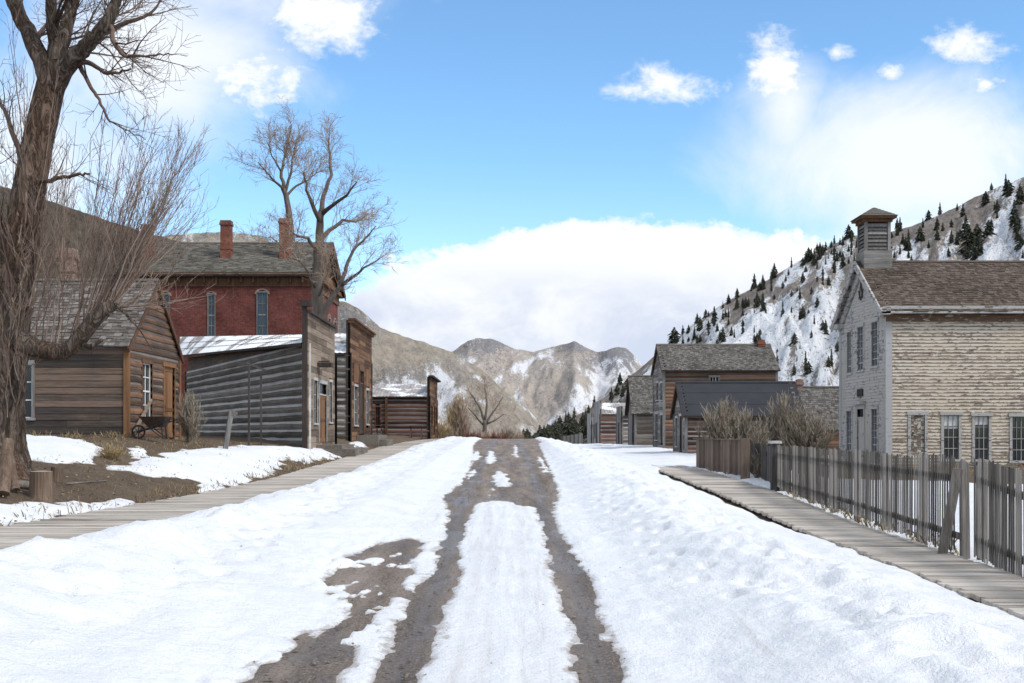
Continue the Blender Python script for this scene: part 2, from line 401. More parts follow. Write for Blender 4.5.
def gp(pl): return [ground_at(*p) for p in pl]

gx = np.concatenate([[-4000,-1500,-600,-250,-120,-70], np.linspace(-50,-20,31), np.linspace(-19,-7.2,60), np.arange(-7,-2.7,.08), np.arange(-2.7,2.7,.04), np.arange(2.7,7,.07), np.linspace(7.1,20,66), np.linspace(21,50,30), [70,120,250,600,1500,4000]])
gy = np.concatenate([[-800,-200,-60,-20,0,3,5], np.geomspace(6.2,130,640), np.linspace(132,220,40), [260,330,450,800,1600,4000,9000]])
GX, GY = np.meshgrid(gx, gy)
HB = H(GX, GY)
rough = (fbm(GX*1.1, GY*.9, 4, 3)*.10 + fbm(GX*5, GY*5, 3, 9)*.035)
on_road = np.clip((2.6-np.abs(GX))/.6, 0, 1)
HB0 = HB + rough*(1-.75*on_road)
near = (np.abs(GX) < 60) & (GY < 230)
HG = np.where(near, HB0, HB)
def sheet(name, Z, m, mask=None, smooth=True, attrs=None):
    ny, nx = Z.shape
    idx = np.arange(ny*nx).reshape(ny, nx)
    q = np.stack([idx[:-1,:-1], idx[:-1,1:], idx[1:,1:], idx[1:,:-1]], -1).reshape(-1,4)
    if mask is not None:
        mk = mask.ravel(); q = q[(mk[q]).any(1)]
    used = np.unique(q); re = np.full(ny*nx, -1); re[used] = np.arange(len(used)); q = re[q]
    co = np.stack([GX.ravel(), GY.ravel(), Z.ravel()], -1)[used]
    me = bpy.data.meshes.new(name); me.from_pydata(co.tolist(), [], q.tolist())
    me.materials.append(m); me.polygons.foreach_set('use_smooth', [smooth]*len(q))
    for k, a in (attrs or {}).items():
        at = me.attributes.new(k, 'FLOAT', 'POINT'); at.data.foreach_set('value', a.ravel()[used])
    me.update(); o = bpy.data.objects.new(name, me); col.objects.link(o); return o

# ground: trampled earth with dead leaves
m, t, b = mat('earth'); o_ = ocoord(t)
a_ = t.noise(o_, 1.3, 8, .7); f_ = t.noise(o_, 22, 6, .75); l_ = t.node('ShaderNodeTexVoronoi'); t.put(l_.inputs['Vector'], t.mapping(o_, (1,1,1))); l_.inputs['Scale'].default_value = 26
c_ = t.ramp(a_.outputs[0], [(.3,(.055,.038,.026)), (.5,(.105,.076,.052)), (.7,(.165,.125,.088))])
c_ = t.mix(t.smooth(f_.outputs[0], .42, .7), c_, (.19,.135,.085))
c_ = t.mix(t.smooth(f_.outputs[0], .47, .33), c_, (.03,.02,.014))
leaf = t.node('ShaderNodeSeparateColor'); t.l.new(l_.outputs['Color'], leaf.inputs[0])
c_ = t.mix(t.math('MULTIPLY', t.math('GREATER_THAN', leaf.outputs[0], .82), t.math('LESS_THAN', l_.outputs['Distance'], .33)), c_, (.22,.15,.09))
t.l.new(c_, b.inputs['Base Color']); b.inputs['Roughness'].default_value = .95
bump(t, b, t.math('ADD', f_.outputs[0], t.math('MULTIPLY', a_.outputs[0], .6)), .9, .06); MATS['earth'] = m
tag(sheet('ground', HG, m), kind='structure')

# road: muddy gravel with wet ruts
m, t, b = mat('mud'); o_ = ocoord(t)
st = t.noise(t.mapping(o_, (1.6,.16,1)), 1.6, 7, .68); f_ = t.noise(o_, 30, 6, .75); a_ = t.noise(t.mapping(o_, (1.,.35,1)), 1.1, 5, .6)
c_ = t.ramp(st.outputs[0], [(.34,(.115,.088,.068)), (.5,(.225,.18,.145)), (.66,(.36,.30,.25))])
pb = t.node('ShaderNodeTexVoronoi'); t.put(pb.inputs['Vector'], o_); pb.inputs['Scale'].default_value = 34
pc = t.node('ShaderNodeSeparateColor'); t.l.new(pb.outputs['Color'], pc.inputs[0])
c_ = t.mix(t.smooth(f_.outputs[0], .5, .66), c_, (.34,.285,.24))
c_ = t.mix(t.smooth(f_.outputs[0], .47, .34), c_, (.06,.044,.035))
c_ = t.mix(t.math('MULTIPLY', t.math('GREATER_THAN', pc.outputs[0], .72), t.smooth(pb.outputs['Distance'], .42, .30)), c_, (.36,.31,.27))
wet = t.smooth(a_.outputs[0], .52, .62)
at = t.node('ShaderNodeAttribute', attribute_name='rut').outputs['Fac']
wet = t.math('MULTIPLY', t.math('ADD', t.math('MULTIPLY', wet, .75), t.math('MULTIPLY', at, .8)), 1.0, clamp=True)
c_ = t.mix(wet, c_, t.mix(1., c_, (.68,.655,.64), 'MULTIPLY'))
t.l.new(c_, b.inputs['Base Color']); t.put(b.inputs['Roughness'], t.math('SUBTRACT', .92, t.math('MULTIPLY', wet, .62)))
b.inputs['Specular IOR Level'].default_value = .4
bump(t, b, t.math('ADD', t.math('MULTIPLY', f_.outputs[0], 1.3), st.outputs[0]), .9, .045); MATS['mud'] = m

# tyre ruts: world positions of their centre lines, read off the photograph
def rutline(pl):
    q = sorted([ground_at(*p)[::-1] for p in pl]); return np.array([a for a,_ in q]), np.array([b for _,b in q])
RR = rutline([(599,683),(575,586),(554,537),(542,506),(534,480),(526,458)])
RL = rutline([(395,683),(416,635),(436,586),(453,537),(462,506),(474,480),(486,458)])
rutd = np.minimum(np.abs(GX-np.interp(GY, *RR)), np.abs(GX-np.interp(GY, *RL)))
rut = np.clip(1-rutd/.28, 0, 1)
HR = HB + .012 + fbm(GX*1.5, GY*.4, 4, 21)*.05 + fbm(GX*7, GY*3, 3, 22)*.02 - rut*.05
# push ground just below the road inside its strip
rmask = (np.abs(GX) < 3.4) & (GY < 215)
HRm = np.where(np.abs(GX) > 2.9, HG-.06, np.maximum(HR, HG+.01))
tag(sheet('road', HRm, m, rmask, attrs={'rut': rut}), kind='structure')

# ---- snow: a real layer with thickness that thins out to nothing at its borders
bare = [gp(p) for p in [
    [(578,690),(560,592),(547,540),(535,508),(523,508),(512,503),(490,502),(476,505),(466,520),(461,538),(454,587),(435,636),(417,690),(366,690),(396,636),(417,590),(424,572),(434,548),(440,520),(447,508),(444,496),(462,484),(470,470),(474,456),(473,446),(478,442),(537,442),(541,450),(546,462),(553,478),(559,494),(552,508),(562,538),(590,586),(624,690)],
    [(240,690),(286,655),(300,640),(330,628),(352,622),(362,614),(350,604),(338,597),(326,590),(336,572),(352,560),(384,545),(412,541),(428,543),(434,556),(418,590),(408,602),(396,606),(388,620),(347,690)],
]]
isl_ = [gp(p) for p in [[(436,511),(450,510),(446,535),(434,572),(414,590),(401,590),(407,570),(424,543)],[(390,600),(409,601),(389,640),(373,690),(337,690),(362,640)],[(484,500),(492,487),(496,489),(489,503)],[(466,476),(474,470),(477,474),(468,481)],[(489,450),(493,452),(496,462),(490,466),(485,463)],[(515,446),(518,451),(517,458),(513,455)],[(471,455),(478,451),(481,457),(472,464)],[(495,472),(503,471),(507,478),(514,484),(512,488),(492,488)],[(537,457),(541,458),(549,472),(544,473)]]]
yard = [gp(p) for p in [
    [(-60,436),(26,437.5),(62,439),(98,445),(103,451),(86,463),(60,463),(40,461),(-60,468)],
    [(124,449),(140,447),(152,455),(146,461),(128,462)],
    [(104,468),(128,461),(150,460),(160,453),(176,452),(206,449),(250,446),(300,448),(352,449),(361,452),(330,459),(290,463),(255,478),(204,494),(190,494),(200,484),(178,478),(150,476),(128,470)],
    [(-80,503),(0,504),(60,506),(112,499),(140,503),(112,509),(64,515),(40,521),(0,527),(-80,545)],
    [(352,444),(362,442),(368,446),(354,449)],
]]
jx = fbm(GX*1.7, GY*.9, 5, 31, .62)*.75
jf = fbm(GX*4.5, GY*1.8, 4, 33, .6)*.32
jk = fbm(GX*10, GY*2.2, 4, 35, .65)*.26
left_edge = GX + 5.02 + fbm(GX*0, GY*1.3, 4, 40)*.30
redge = np.interp(GY, [0,11,18,24,43,46,60,200], [4.95,4.95,5.15,5.05,5.42,7.5,10.0,10.5])
right_edge = redge - GX + fbm(GX*0, GY*1.5, 4, 41)*.22
s_c = np.minimum(left_edge, right_edge)
for i_, pl in enumerate(bare): s_c = np.minimum(s_c, -poly_sd(GX, GY, pl) + (jx*.14 + jf*.45 + jk*.65 if i_ == 0 else jx*.30 + jf*.8 + jk*1.0 + np.maximum(fbm(GX*2.6, GY*1.1, 4, 36, .6)*2.4-.12, -.05)))
for pl in isl_: s_c = np.maximum(s_c, poly_sd(GX, GY, pl)+jx*(.12 if GY.shape and pl[0][1] < 24 else .55)+jf*.5+jk*.6)
s_c = np.where(GY > 72, np.minimum(s_c, np.abs(GX-.1)-2.1+jx*.9+jf), s_c)
s_c = np.where(GY > 96, -1, s_c)
s_y = np.full(GX.shape, -1.)
for pl in yard: s_y = np.maximum(s_y, poly_sd(GX, GY, pl)*.8 + jx*.9 + jf*1.2)
s_r = np.minimum(GX - np.interp(GY, [0,12,31,43,48,200],[5.95,5.95,6.75,7.0,5.0,5.0]) + fbm(GX*.3, GY*1.6, 4, 44)*.55, 1.0)
s_r = np.where((GX > 9.8+jx) & (GY > 36+jx*3) & (GY < 56), np.minimum(s_r, -.3+jx*.9+jf), s_r)
s_r = np.where((GX > 4.5) & (GX < 55) & (GY < 175), s_r + jx*.25, -1)
s_far = np.where((GX > 4.5) & (GY > 46) & ~((GX > 9.8+jx) & (GY < 58)), 1., -1.)
S = np.maximum(np.maximum(s_c, s_y), np.maximum(s_r, np.minimum(s_far, 1)))
corr = (GX > -5.4) & (GX < 5.6)
centre = np.clip(1-np.abs(GX-.25*0)/1.2, 0, 1)*corr
tmax = np.where(corr, .17, .10) + 0*GX
tmax = tmax*(1-.80*np.clip(1-np.maximum(np.abs(GX+.1)-1.5, 0)/.9, 0, 1)*corr)      # packed snow between the ruts
bank = np.exp(-((GX-np.interp(GY,[8,16,30,60],[3.2,3.0,3.3,3.8]))/.9)**2)*corr
bankl = np.exp(-((GX+4.2)/.7)**2)*corr
lump = fbm(GX*1.3, GY*.8, 4, 51)
lump2 = fbm(GX*4.2, GY*3.4, 4, 52)
hump = np.abs(fbm(GX*2.3+lump*1.2, GY*1.7, 3, 55))
tmax = tmax + bank*(.15+.26*lump+.12*lump2) + bankl*(.13+.16*lump+.06*lump2)
lbank = np.clip((-2.2-GX)/.8,0,1)*corr
dip = np.clip(np.abs(fbm(GX*.9+3, GY*.5, 4, 57))*3-.12, 0, 1)
detail = (lump*.08+lbank*(lump2*.04+dip*.05-.02))*(1-.8*centre) + lump2*.05*(1-.6*centre) - hump*.10*bank - hump*.05*(1-centre)*corr
detail = detail + fbm(GX*9, GY*.35, 3, 53)*.035*np.clip(1.6-np.abs(GX),0,1)
packed = np.clip(1-np.abs(GX-1.95)/.55, 0, 1)*corr
mid_ = (np.interp(GY, *RR)+np.interp(GY, *RL))/2
grv = np.zeros(GX.shape)
for g_, w__ in ((-.30,.075),(-.13,.05),(.24,.085),(.40,.05)):
    grv = np.maximum(grv, np.exp(-((GX-mid_-g_-fbm(GX*0,GY*.4,2,61)*.12)/w__)**2)*np.clip(.65+1.6*fbm(GX*.5,GY*.9,3,62+int(g_*10)),0,1))
grv *= corr
detail = detail - grv*.028
detail = detail*(1-.75*packed)*(1-.5*np.clip((-1.2-GX)/.3,0,1)*np.clip((GX+3.4)/.8,0,1))
# boot prints wandering over the right bank
fp = np.zeros(GX.shape); r9 = random.Random(5)
for line in range(8):
    x, y = (r9.uniform(2.2,3.2) if line < 5 else r9.uniform(-4.0,-2.9)), 8.5+(line % 5)*.7; a = r9.uniform(-.25,.25)
    for k in range(26):
        x += .09*math.sin(k*.5+line)+a*.12; y += .62
        cx = x + (.13 if k % 2 else -.13)
        near_ = (np.abs(GX-cx) < .5) & (np.abs(GY-y) < .7)
        fp = np.where(near_, np.maximum(fp, np.exp(-(((GX-cx)/.085)**2+((GY-y)/.17)**2)**2)), fp)
thick = np.where(S > 0, tmax*(1-np.exp(-np.maximum(S,0)/.22)) + detail*np.clip(S/.25,0,1), S*.45)
thick = thick - fp*.07*np.clip(S/.4, 0, 1)*(thick > .08)
thick = np.where(S > 0, np.maximum(thick, np.minimum(.02, S*.3)), thick)
thick = np.maximum(thick, -.12)
base = np.where((np.abs(GX) < 2.9) & (GY < 215), HRm, HG)
smask = (thick > -.03) & near & (GY > 5)
m, t, b = mat('snow'); o_ = ocoord(t)
at = t.node('ShaderNodeAttribute', attribute_name='thick').outputs['Fac']
ct = t.node('ShaderNodeAttribute', attribute_name='packed').outputs['Fac']
f_ = t.noise(o_, 14, 6, .65); g_ = t.noise(o_, 55, 4, .6); a_ = t.noise(o_, 1.2, 5, .6)
tr = t.noise(t.mapping(o_, (9,.3,1)), 1.3, 5, .65)
c_ = t.mix(t.smooth(a_.outputs[0], .35, .65), (.735,.75,.775), (.80,.81,.825))
ed = t.node('ShaderNodeAttribute', attribute_name='edge').outputs['Fac']; gr = t.node('ShaderNodeAttribute', attribute_name='groove').outputs['Fac']
gn = t.noise(o_, 46, 4, .7); gl = t.noise(o_, 7, 5, .65)
dirty = t.smooth(t.math('ADD', t.math('SUBTRACT', t.math('MULTIPLY', gn.outputs[0], .16), .06), t.math('SUBTRACT', t.math('MULTIPLY', gl.outputs[0], .22), t.math('ADD', ed, .10))), -.05, .04)
c_ = t.mix(t.math('MULTIPLY', gr, .38), c_, (.58,.56,.55))
c_ = t.mix(t.math('MULTIPLY', dirty, .8), c_, (.34,.29,.25))
c_ = t.mix(t.math('MULTIPLY', t.math('MULTIPLY', ct, t.smooth(tr.outputs[0], .50, .72)), .5), c_, (.55,.52,.50))
sp = t.noise(o_, 38, 3, .5)
c_ = t.mix(t.math('MULTIPLY', t.smooth(sp.outputs[0], .70, .76), .55), c_, (.33,.27,.22))
t.l.new(c_, b.inputs['Base Color']); b.inputs['Roughness'].default_value = .55; b.inputs['Specular IOR Level'].default_value = .2
bump(t, b, t.math('ADD', t.math('MULTIPLY', f_.outputs[0], 1.), t.math('MULTIPLY', g_.outputs[0], .4)), .8, .05); MATS['snow'] = m
for gx_ in (-.62,-.18,.42,.72): pass
pk = np.maximum(np.clip(1.35-np.abs(GX), 0, 1), packed*.9)*corr
tag(sheet('snow_field', base+thick, m, smask, attrs={'thick': thick, 'packed': pk, 'edge': np.clip(S,-1,3), 'groove': grv}), kind='structure')

# ---- boardwalks of cross planks
def boardwalk(name, prof, xl, xr, d0, d1):
    mb = MB(); d = d0
    while d < d1:
        wd = rnd.uniform(.17,.24)*(1 if d < 40 else 1.5)
        z = float(np.interp(d, *zip(*prof))); a = float(np.interp(d, *zip(*xl)))+rnd.uniform(-.05,.05); c = float(np.interp(d, *zip(*xr)))+rnd.uniform(-.05,.05)
        j = [rnd.uniform(-.008,.008) for _ in range(4)]; sk = rnd.uniform(-.012,.012)
        z2 = float(np.interp(d+wd, *zip(*prof)))
        g = rnd.uniform(.008,.02)
        q = []
        for dzz in (-.055, 0):
            q += [(a,d+sk,z+dzz+j[0]),(c,d-sk,z+dzz+j[1]),(c,d+wd-g-sk,z2+dzz+j[2]),(a,d+wd-g+sk,z2+dzz+j[3])]
        mb.hexa(q); d += wd
    for side in (0.12, .5, .88):      # stringers
        n = 40
        for k in range(n):
            da, db = d0+(d1-d0)*k/n, d0+(d1-d0)*(k+1)/n
            f = lambda q: (float(np.interp(q,*zip(*xl)))*(1-side)+float(np.interp(q,*zip(*xr)))*side, q, float(np.interp(q,*zip(*prof)))-.12)
            mb.bar(f(da), f(db), .08, .12, 1)
    o = mb.build(name, ['boardwalk_wood','post_dark']); return tag(o, kind='structure')
boardwalk('boardwalk', BWL, [(0,-6.6),(62,-6.6),(80,-6.8),(98,-6.0)], [(0,-4.75),(62,-4.8),(80,-5.0),(98,-4.6)], 5, 97)
boardwalk('boardwalk', BWR, [(0,4.7),(11,4.8),(22,5.15),(43,5.5),(50,5.6)], [(0,6.0),(14,6.05),(31,6.85),(43,7.1),(50,7.2)], 5, 49)

# ------------------------------------------------------------------ hills
def hillmat(name, lo, hi, snow_lo, streak=(1,1), rockc=(.10,.09,.085), sscale=1.0, snowc=(.80,.82,.86), speck=.5, kmax=1.0):
    m, t, b = mat(name)
    uv = t.node('ShaderNodeAttribute', attribute_name='uv2').outputs['Vector']; o = ocoord(t)
    sv = t.node('ShaderNodeAttribute', attribute_name='snow').outputs['Fac']
    n = t.noise(t.mapping(uv, (streak[0],streak[1],1)), sscale, 9, .68, .4)
    g = t.noise(uv, sscale*2.2, 8, .7); r = t.noise(uv, sscale*5.5, 6, .75, .5); s = t.noise(uv, sscale*14, 4, .7)
    c = t.ramp(g.outputs[0], [(.32, lo), (.68, hi)])
    ra = t.node('ShaderNodeAttribute', attribute_name='rock').outputs['Fac']
    c = t.mix(t.math('MULTIPLY', t.smooth(r.outputs[0], .50, .62), t.smooth(g.outputs[0], .62, .42)), c, rockc)
    c = t.mix(t.smooth(t.math('ADD', ra, t.math('MULTIPLY', t.math('SUBTRACT', t.math('ADD', r.outputs[0], s.outputs[0]), 1.0), 2.2)), .35, .6), c, rockc)
    f = t.math('ADD', t.math('ADD', t.math('MULTIPLY', n.outputs[0], .55), t.math('MULTIPLY', r.outputs[0], .50)), t.math('MULTIPLY', t.math('SUBTRACT', s.outputs[0], .5), .5))
    f = t.math('ADD', f, t.math('MULTIPLY', t.math('SUBTRACT', sv, .5), .8))
    k = t.smooth(f, snow_lo-.03, snow_lo+.06)
    c = t.mix(t.math('MULTIPLY', k, kmax), c, snowc)
    c = t.mix(t.math('MULTIPLY', t.smooth(s.outputs[0], .575, .63), speck), c, (.07,.075,.07))
    t.l.new(c, b.inputs['Base Color']); b.inputs['Roughness'].default_value = .95; b.inputs['Specular IOR Level'].default_value = .05
    bump(t, b, t.math('ADD', r.outputs[0], g.outputs[0]), .8, 3.0)
    MATS[name] = m; return m
hillmat('hill_left', (.085,.068,.052), (.17,.14,.105), .98, (1,1), (.055,.046,.038), 7, speck=.8)
hillmat('hill_midleft', (.23,.20,.165), (.40,.345,.275), .565, (2.2,.9), (.185,.177,.177), 9, (.70,.71,.74), speck=.6, kmax=.85)  # tan and rock lightened, a little haze put into the colour
hillmat('hill_far', (.30,.262,.23), (.44,.385,.33), .565, (2.6,.9), (.20,.192,.20), 9, (.70,.71,.74), speck=.5, kmax=.85)  # tan and rock paled further, distance haze painted into the base colours
hillmat('hill_right', (.19,.165,.142), (.33,.285,.25), .54, (2.4,.9), (.15,.137,.13), 6, snowc=(.78,.80,.83), speck=.8)

def hill(name, sky, base, zb, mname, seed, amp, snowf=None, rockf=None, nu=260, nv=110, jag=1.0, p=1.0):
    sky = sorted(sky); xs = np.array([q[0] for q in sky], float)
    us = np.linspace(xs[0], xs[-1], nu)
    py = np.interp(us, xs, [q[1] for q in sky]); dr = np.interp(us, xs, [q[2] for q in sky])
    py = py + fbm(us/9., us*0, 4, seed+5)*2.6*jag
    db = np.interp(us, *zip(*base))
    vs = np.concatenate([np.linspace(0,1,nv), 1+np.linspace(.04,.5,14)])
    U, V = np.meshgrid(us, vs); DR = np.broadcast_to(dr, U.shape); DB = np.broadcast_to(db, U.shape); PY = np.broadcast_to(py, U.shape)
    Vc = np.minimum(V, 1)
    D = DB + (DR-DB)*V
    ZR = ZE+(HY-PY)*DR/F
    X = (U-VX)/F*(DB+(DR-DB)*Vc)
    Z = zb + (ZR-zb)*Vc**p
    gul = fbm(U/38.+V*1.2, V*2.2, 6, seed, .55)
    rid = np.abs(fbm(U/60.-V*1.5, V*1.7, 5, seed+9, .55))
    Z = Z + (gul*1.0 - rid*1.2)*amp*np.sin(np.pi*np.clip(Vc, 0, 1))**.7
    back = np.maximum(V-1, 0)
    Z = Z - back*(ZR-zb)*1.4 
    ny, nx = U.shape; idx = np.arange(ny*nx).reshape(ny,nx)
    q = np.stack([idx[:-1,:-1], idx[:-1,1:], idx[1:,1:], idx[1:,:-1]], -1).reshape(-1,4)
    me = bpy.data.meshes.new(name); me.from_pydata(np.stack([X,D,Z],-1).reshape(-1,3).tolist(), [], q.tolist())
    me.materials.append(MATS[mname]); me.polygons.foreach_set('use_smooth', [True]*len(q))
    a = me.attributes.new('uv2', 'FLOAT_VECTOR', 'POINT'); a.data.foreach_set('vector', np.stack([U/200., V*1.1, U*0],-1).ravel())
    a = me.attributes.new('snow', 'FLOAT', 'POINT')
    sn = np.full(U.shape, .5) if snowf is None else snowf(U, PY*Vc+(1-Vc)*HY, V)
    a.data.foreach_set('value', np.ascontiguousarray(sn, dtype=float).ravel())
    a = me.attributes.new('rock', 'FLOAT', 'POINT'); rk = np.zeros(U.shape) if rockf is None else rockf(U, PY*Vc+(1-Vc)*HY, V)
    a.data.foreach_set('value', np.ascontiguousarray(rk, dtype=float).ravel())
    me.update(); o = bpy.data.objects.new(name, me); col.objects.link(o); tag(o, kind='structure')
    return dict(X=X, D=D, Z=Z, us=us, vs=vs, nv=nv)
def g2(U, Y, cx, cy, rx, ry): return np.exp(-((U-cx)/rx)**2-((Y-cy)/ry)**2)

hill('hill', [(-520,150,250),(-200,165,270),(0,186,280),(60,204,290),(140,231,300),(200,246,310),(260,285,330),(300,360,350),(320,430,360)],
     [(-520,150),(60,150),(320,190)], -1, 'hill_left', 11, 7, nu=200)
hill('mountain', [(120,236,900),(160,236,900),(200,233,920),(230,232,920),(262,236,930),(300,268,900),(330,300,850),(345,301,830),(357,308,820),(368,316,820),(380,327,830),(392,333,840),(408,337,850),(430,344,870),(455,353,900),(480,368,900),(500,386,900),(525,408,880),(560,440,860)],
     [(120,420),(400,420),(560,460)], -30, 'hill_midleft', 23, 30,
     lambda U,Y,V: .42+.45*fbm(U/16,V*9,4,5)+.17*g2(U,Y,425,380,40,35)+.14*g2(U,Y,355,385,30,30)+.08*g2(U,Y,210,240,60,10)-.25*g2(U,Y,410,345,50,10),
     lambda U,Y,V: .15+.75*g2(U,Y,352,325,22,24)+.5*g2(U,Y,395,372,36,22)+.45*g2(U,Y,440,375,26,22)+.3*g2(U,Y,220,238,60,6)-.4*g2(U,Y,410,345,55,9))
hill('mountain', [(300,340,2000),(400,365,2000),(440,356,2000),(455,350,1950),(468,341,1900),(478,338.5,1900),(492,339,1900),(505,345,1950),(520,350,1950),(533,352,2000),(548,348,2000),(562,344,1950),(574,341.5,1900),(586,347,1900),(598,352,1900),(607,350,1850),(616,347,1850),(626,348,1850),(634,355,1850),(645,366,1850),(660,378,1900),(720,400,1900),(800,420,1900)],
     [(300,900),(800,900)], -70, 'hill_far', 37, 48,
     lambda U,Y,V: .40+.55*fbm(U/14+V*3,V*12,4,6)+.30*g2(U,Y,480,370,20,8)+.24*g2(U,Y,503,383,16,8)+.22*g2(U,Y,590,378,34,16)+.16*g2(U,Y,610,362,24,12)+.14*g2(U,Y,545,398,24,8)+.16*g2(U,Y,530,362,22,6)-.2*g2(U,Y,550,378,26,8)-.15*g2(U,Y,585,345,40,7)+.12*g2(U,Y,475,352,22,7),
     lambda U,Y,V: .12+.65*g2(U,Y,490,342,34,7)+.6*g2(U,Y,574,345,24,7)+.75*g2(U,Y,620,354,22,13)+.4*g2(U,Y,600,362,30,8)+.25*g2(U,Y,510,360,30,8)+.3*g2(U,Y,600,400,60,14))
RH = hill('mountain', [(560,425,560),(590,408,560),(620,385,560),(645,364,560),(668,345,550),(690,327,540),(715,309,530),(740,295,520),(764,282,510),(792,265,500),(820,250,490),(850,236,480),(875,233,470),(900,230,460),(920,223,450),(940,215,450),(977,196,440),(1022,178,430),(1100,140,420),(1250,90,400),(1500,60,380)],
     [(560,260),(640,230),(760,170),(900,140),(1500,120)], -6, 'hill_right', 53, 13,
     lambda U,Y,V: .55+.50*fbm(U/26-V*4,V*2+U/90,5,8)+.35*fbm(U/9-V*9,V*6,3,18)-.16*np.clip((.5-np.abs(V-1)*1.4),0,1)-.45*g2(U,Y,915,243,34,10)-.3*g2(U,Y,960,225,30,8)-.45*g2(U,Y,610,420,50,22)-.22*g2(U,Y,740,305,60,14)+.15*g2(U,Y,780,350,60,40)-.25*g2(U,Y,800,302,30,6), nu=330)

# ------------------------------------------------------------------ building helpers
Z3 = Vector((0,0,1))
def fr_front(d): return (Vector((0,d,0)), Vector((1,0,0)), Vector((0,-1,0)))
def fr_back(d): return (Vector((0,d,0)), Vector((1,0,0)), Vector((0,1,0)))
def fr_side(x, s): return (Vector((x,0,0)), Vector((0,1,0)), Vector((s,0,0)))
def cut(u0, u1, v0, v1, op):
    iv = [(u0,u1)]
    for (a, b, c, e) in op:
        if v1 <= c+.02 or v0 >= e-.02: continue
        nx = []
        for (p, q) in iv:
            if b <= p or a >= q: nx.append((p,q)); continue
            if a > p: nx.append((p,a))
            if b < q: nx.append((b,q))
        iv = nx
    return [(p,q) for p,q in iv if q-p > .02]
def wall(parent, name, fr, u0, u1, v0, vt, style, mats, op=(), clip=None, step=None, core='dark_interior', ragged=0.0):
    """rows of logs or boards with openings; clip(v) narrows the row (gables)"""
    O, U, N = fr; mb = MB()
    cm = MB()
    if style == 'vboard':
        st = step or .2; u = u0
        while u < u1-1e-4:
            ub = min(u1, u+st*rnd.uniform(.85,1.15)); tv = vt if clip is None else clip((u+ub)/2)
            vv = [(v0, tv)]
            for (a, b, c, e) in op:
                if ub <= a+.02 or u >= b-.02: continue
                nx = []
                for (p, q) in vv:
                    if e <= p or c >= q: nx.append((p,q)); continue
                    if c > p: nx.append((p,c))
                    if e < q: nx.append((e,q))
                vv = nx
            for p, q in vv: mb.fbox(fr, u, ub-.012, p+rnd.uniform(-.01,.02), q+rnd.uniform(-ragged,0), .0, .03+rnd.uniform(0,.008))
            u = ub
        rows = np.linspace(v0, vt, 9)
        if clip is None:
            for a, b in zip(rows[:-1], rows[1:]):
                for p, q in cut(u0, u1, a, b, op): cm.fbox(fr, p, q, a, b, -.06, -.002)
        else:
            k = 12
            for i in range(k):
                a = u0+(u1-u0)*i/k; b = u0+(u1-u0)*(i+1)/k
                cm.fbox(fr, a, b, v0, min(clip(a+.01), clip(b-.01))-.02, -.06, -.002)
        o = mb.build(name, mats[0], parent); cm.build('sheathing', core, o); return o
    st = step or {'log':.24,'board':.2,'clap':.15}[style]
    n = max(1, round((vt-v0)/st)); st = (vt-v0)/n
    for k in range(n):
        a = v0+k*st; b = a+st
        p0, q0 = (u0,u1) if clip is None else clip((a+b)/2)
        if q0-p0 < .05: continue
        for (p, q) in cut(p0, q0, a, b, op):
            if style == 'log':
                th = st*.5; cv = (a+b)/2; seg = max(2, int((q-p)/1.3))
                prof = [(-.47,.0),(-.41,.46),(-.05,.62),(.27,.46),(.34,.0)]
                oo = len(mb.v); sz = rnd.uniform(.84,.96); sag = rnd.uniform(-.03,.03)
                for i in range(seg+1):
                    u = p+(q-p)*i/seg; w_ = sz*rnd.uniform(.93,1.05); dv = rnd.uniform(-.014,.014)+sag*math.sin(3.1*i/seg)
                    for (y, z) in prof:
                        pt = O+U*u+N*(z*th*1.1*w_*.8); mb.v.append((pt.x, pt.y, cv+dv+y*st*w_+pt.z))
                for i in range(seg):
                    for j in range(4):
                        mb.f.append((oo+i*5+j, oo+(i+1)*5+j, oo+(i+1)*5+j+1, oo+i*5+j+1)); mb.m.append(0)
                for e in (0, seg): mb.f.append(tuple(oo+e*5+j for j in range(5))); mb.m.append(0)
                cm.fbox(fr, p, q, a, b, -.16, st*.07)
            elif style == 'clap':
                L = q-p; x = p
                while x < q-.01:
                    xe = min(q, x+rnd.uniform(2.2,4.5)) 
                    if q-xe < .6: xe = q
                    j = rnd.uniform(-.008,.008)
                    qs = []
                    for (vv, n0, n1) in ((a+j,.0,.032),(b+.02+j,.0,.006)):
                        for (u, nn_) in ((x,n0),(xe-.004,n0),(xe-.004,n1),(x,n1)):
                            pt = O+U*u+N*nn_; qs.append((pt.x,pt.y,vv+pt.z))
                    mb.hexa(qs); x = xe
                cm.fbox(fr, p, q, a, b, -.10, -.002)
            else:
                x = p
                while x < q-.01:
                    xe = min(q, x+rnd.uniform(2.0,4.0))
                    if q-xe < .7: xe = q
                    mb.fbox(fr, x, xe-.006, a+.006+rnd.uniform(0,.008), b-rnd.uniform(0,.01), 0, .028+rnd.uniform(0,.014), jit=.008)
                    x = xe
                cm.fbox(fr, p, q, a, b, -.10, -.002)
    o = mb.build(name, mats[0], parent)
    cm.build('chinking' if style == 'log' else 'sheathing', mats[1] if style == 'log' else core, o)
    return o
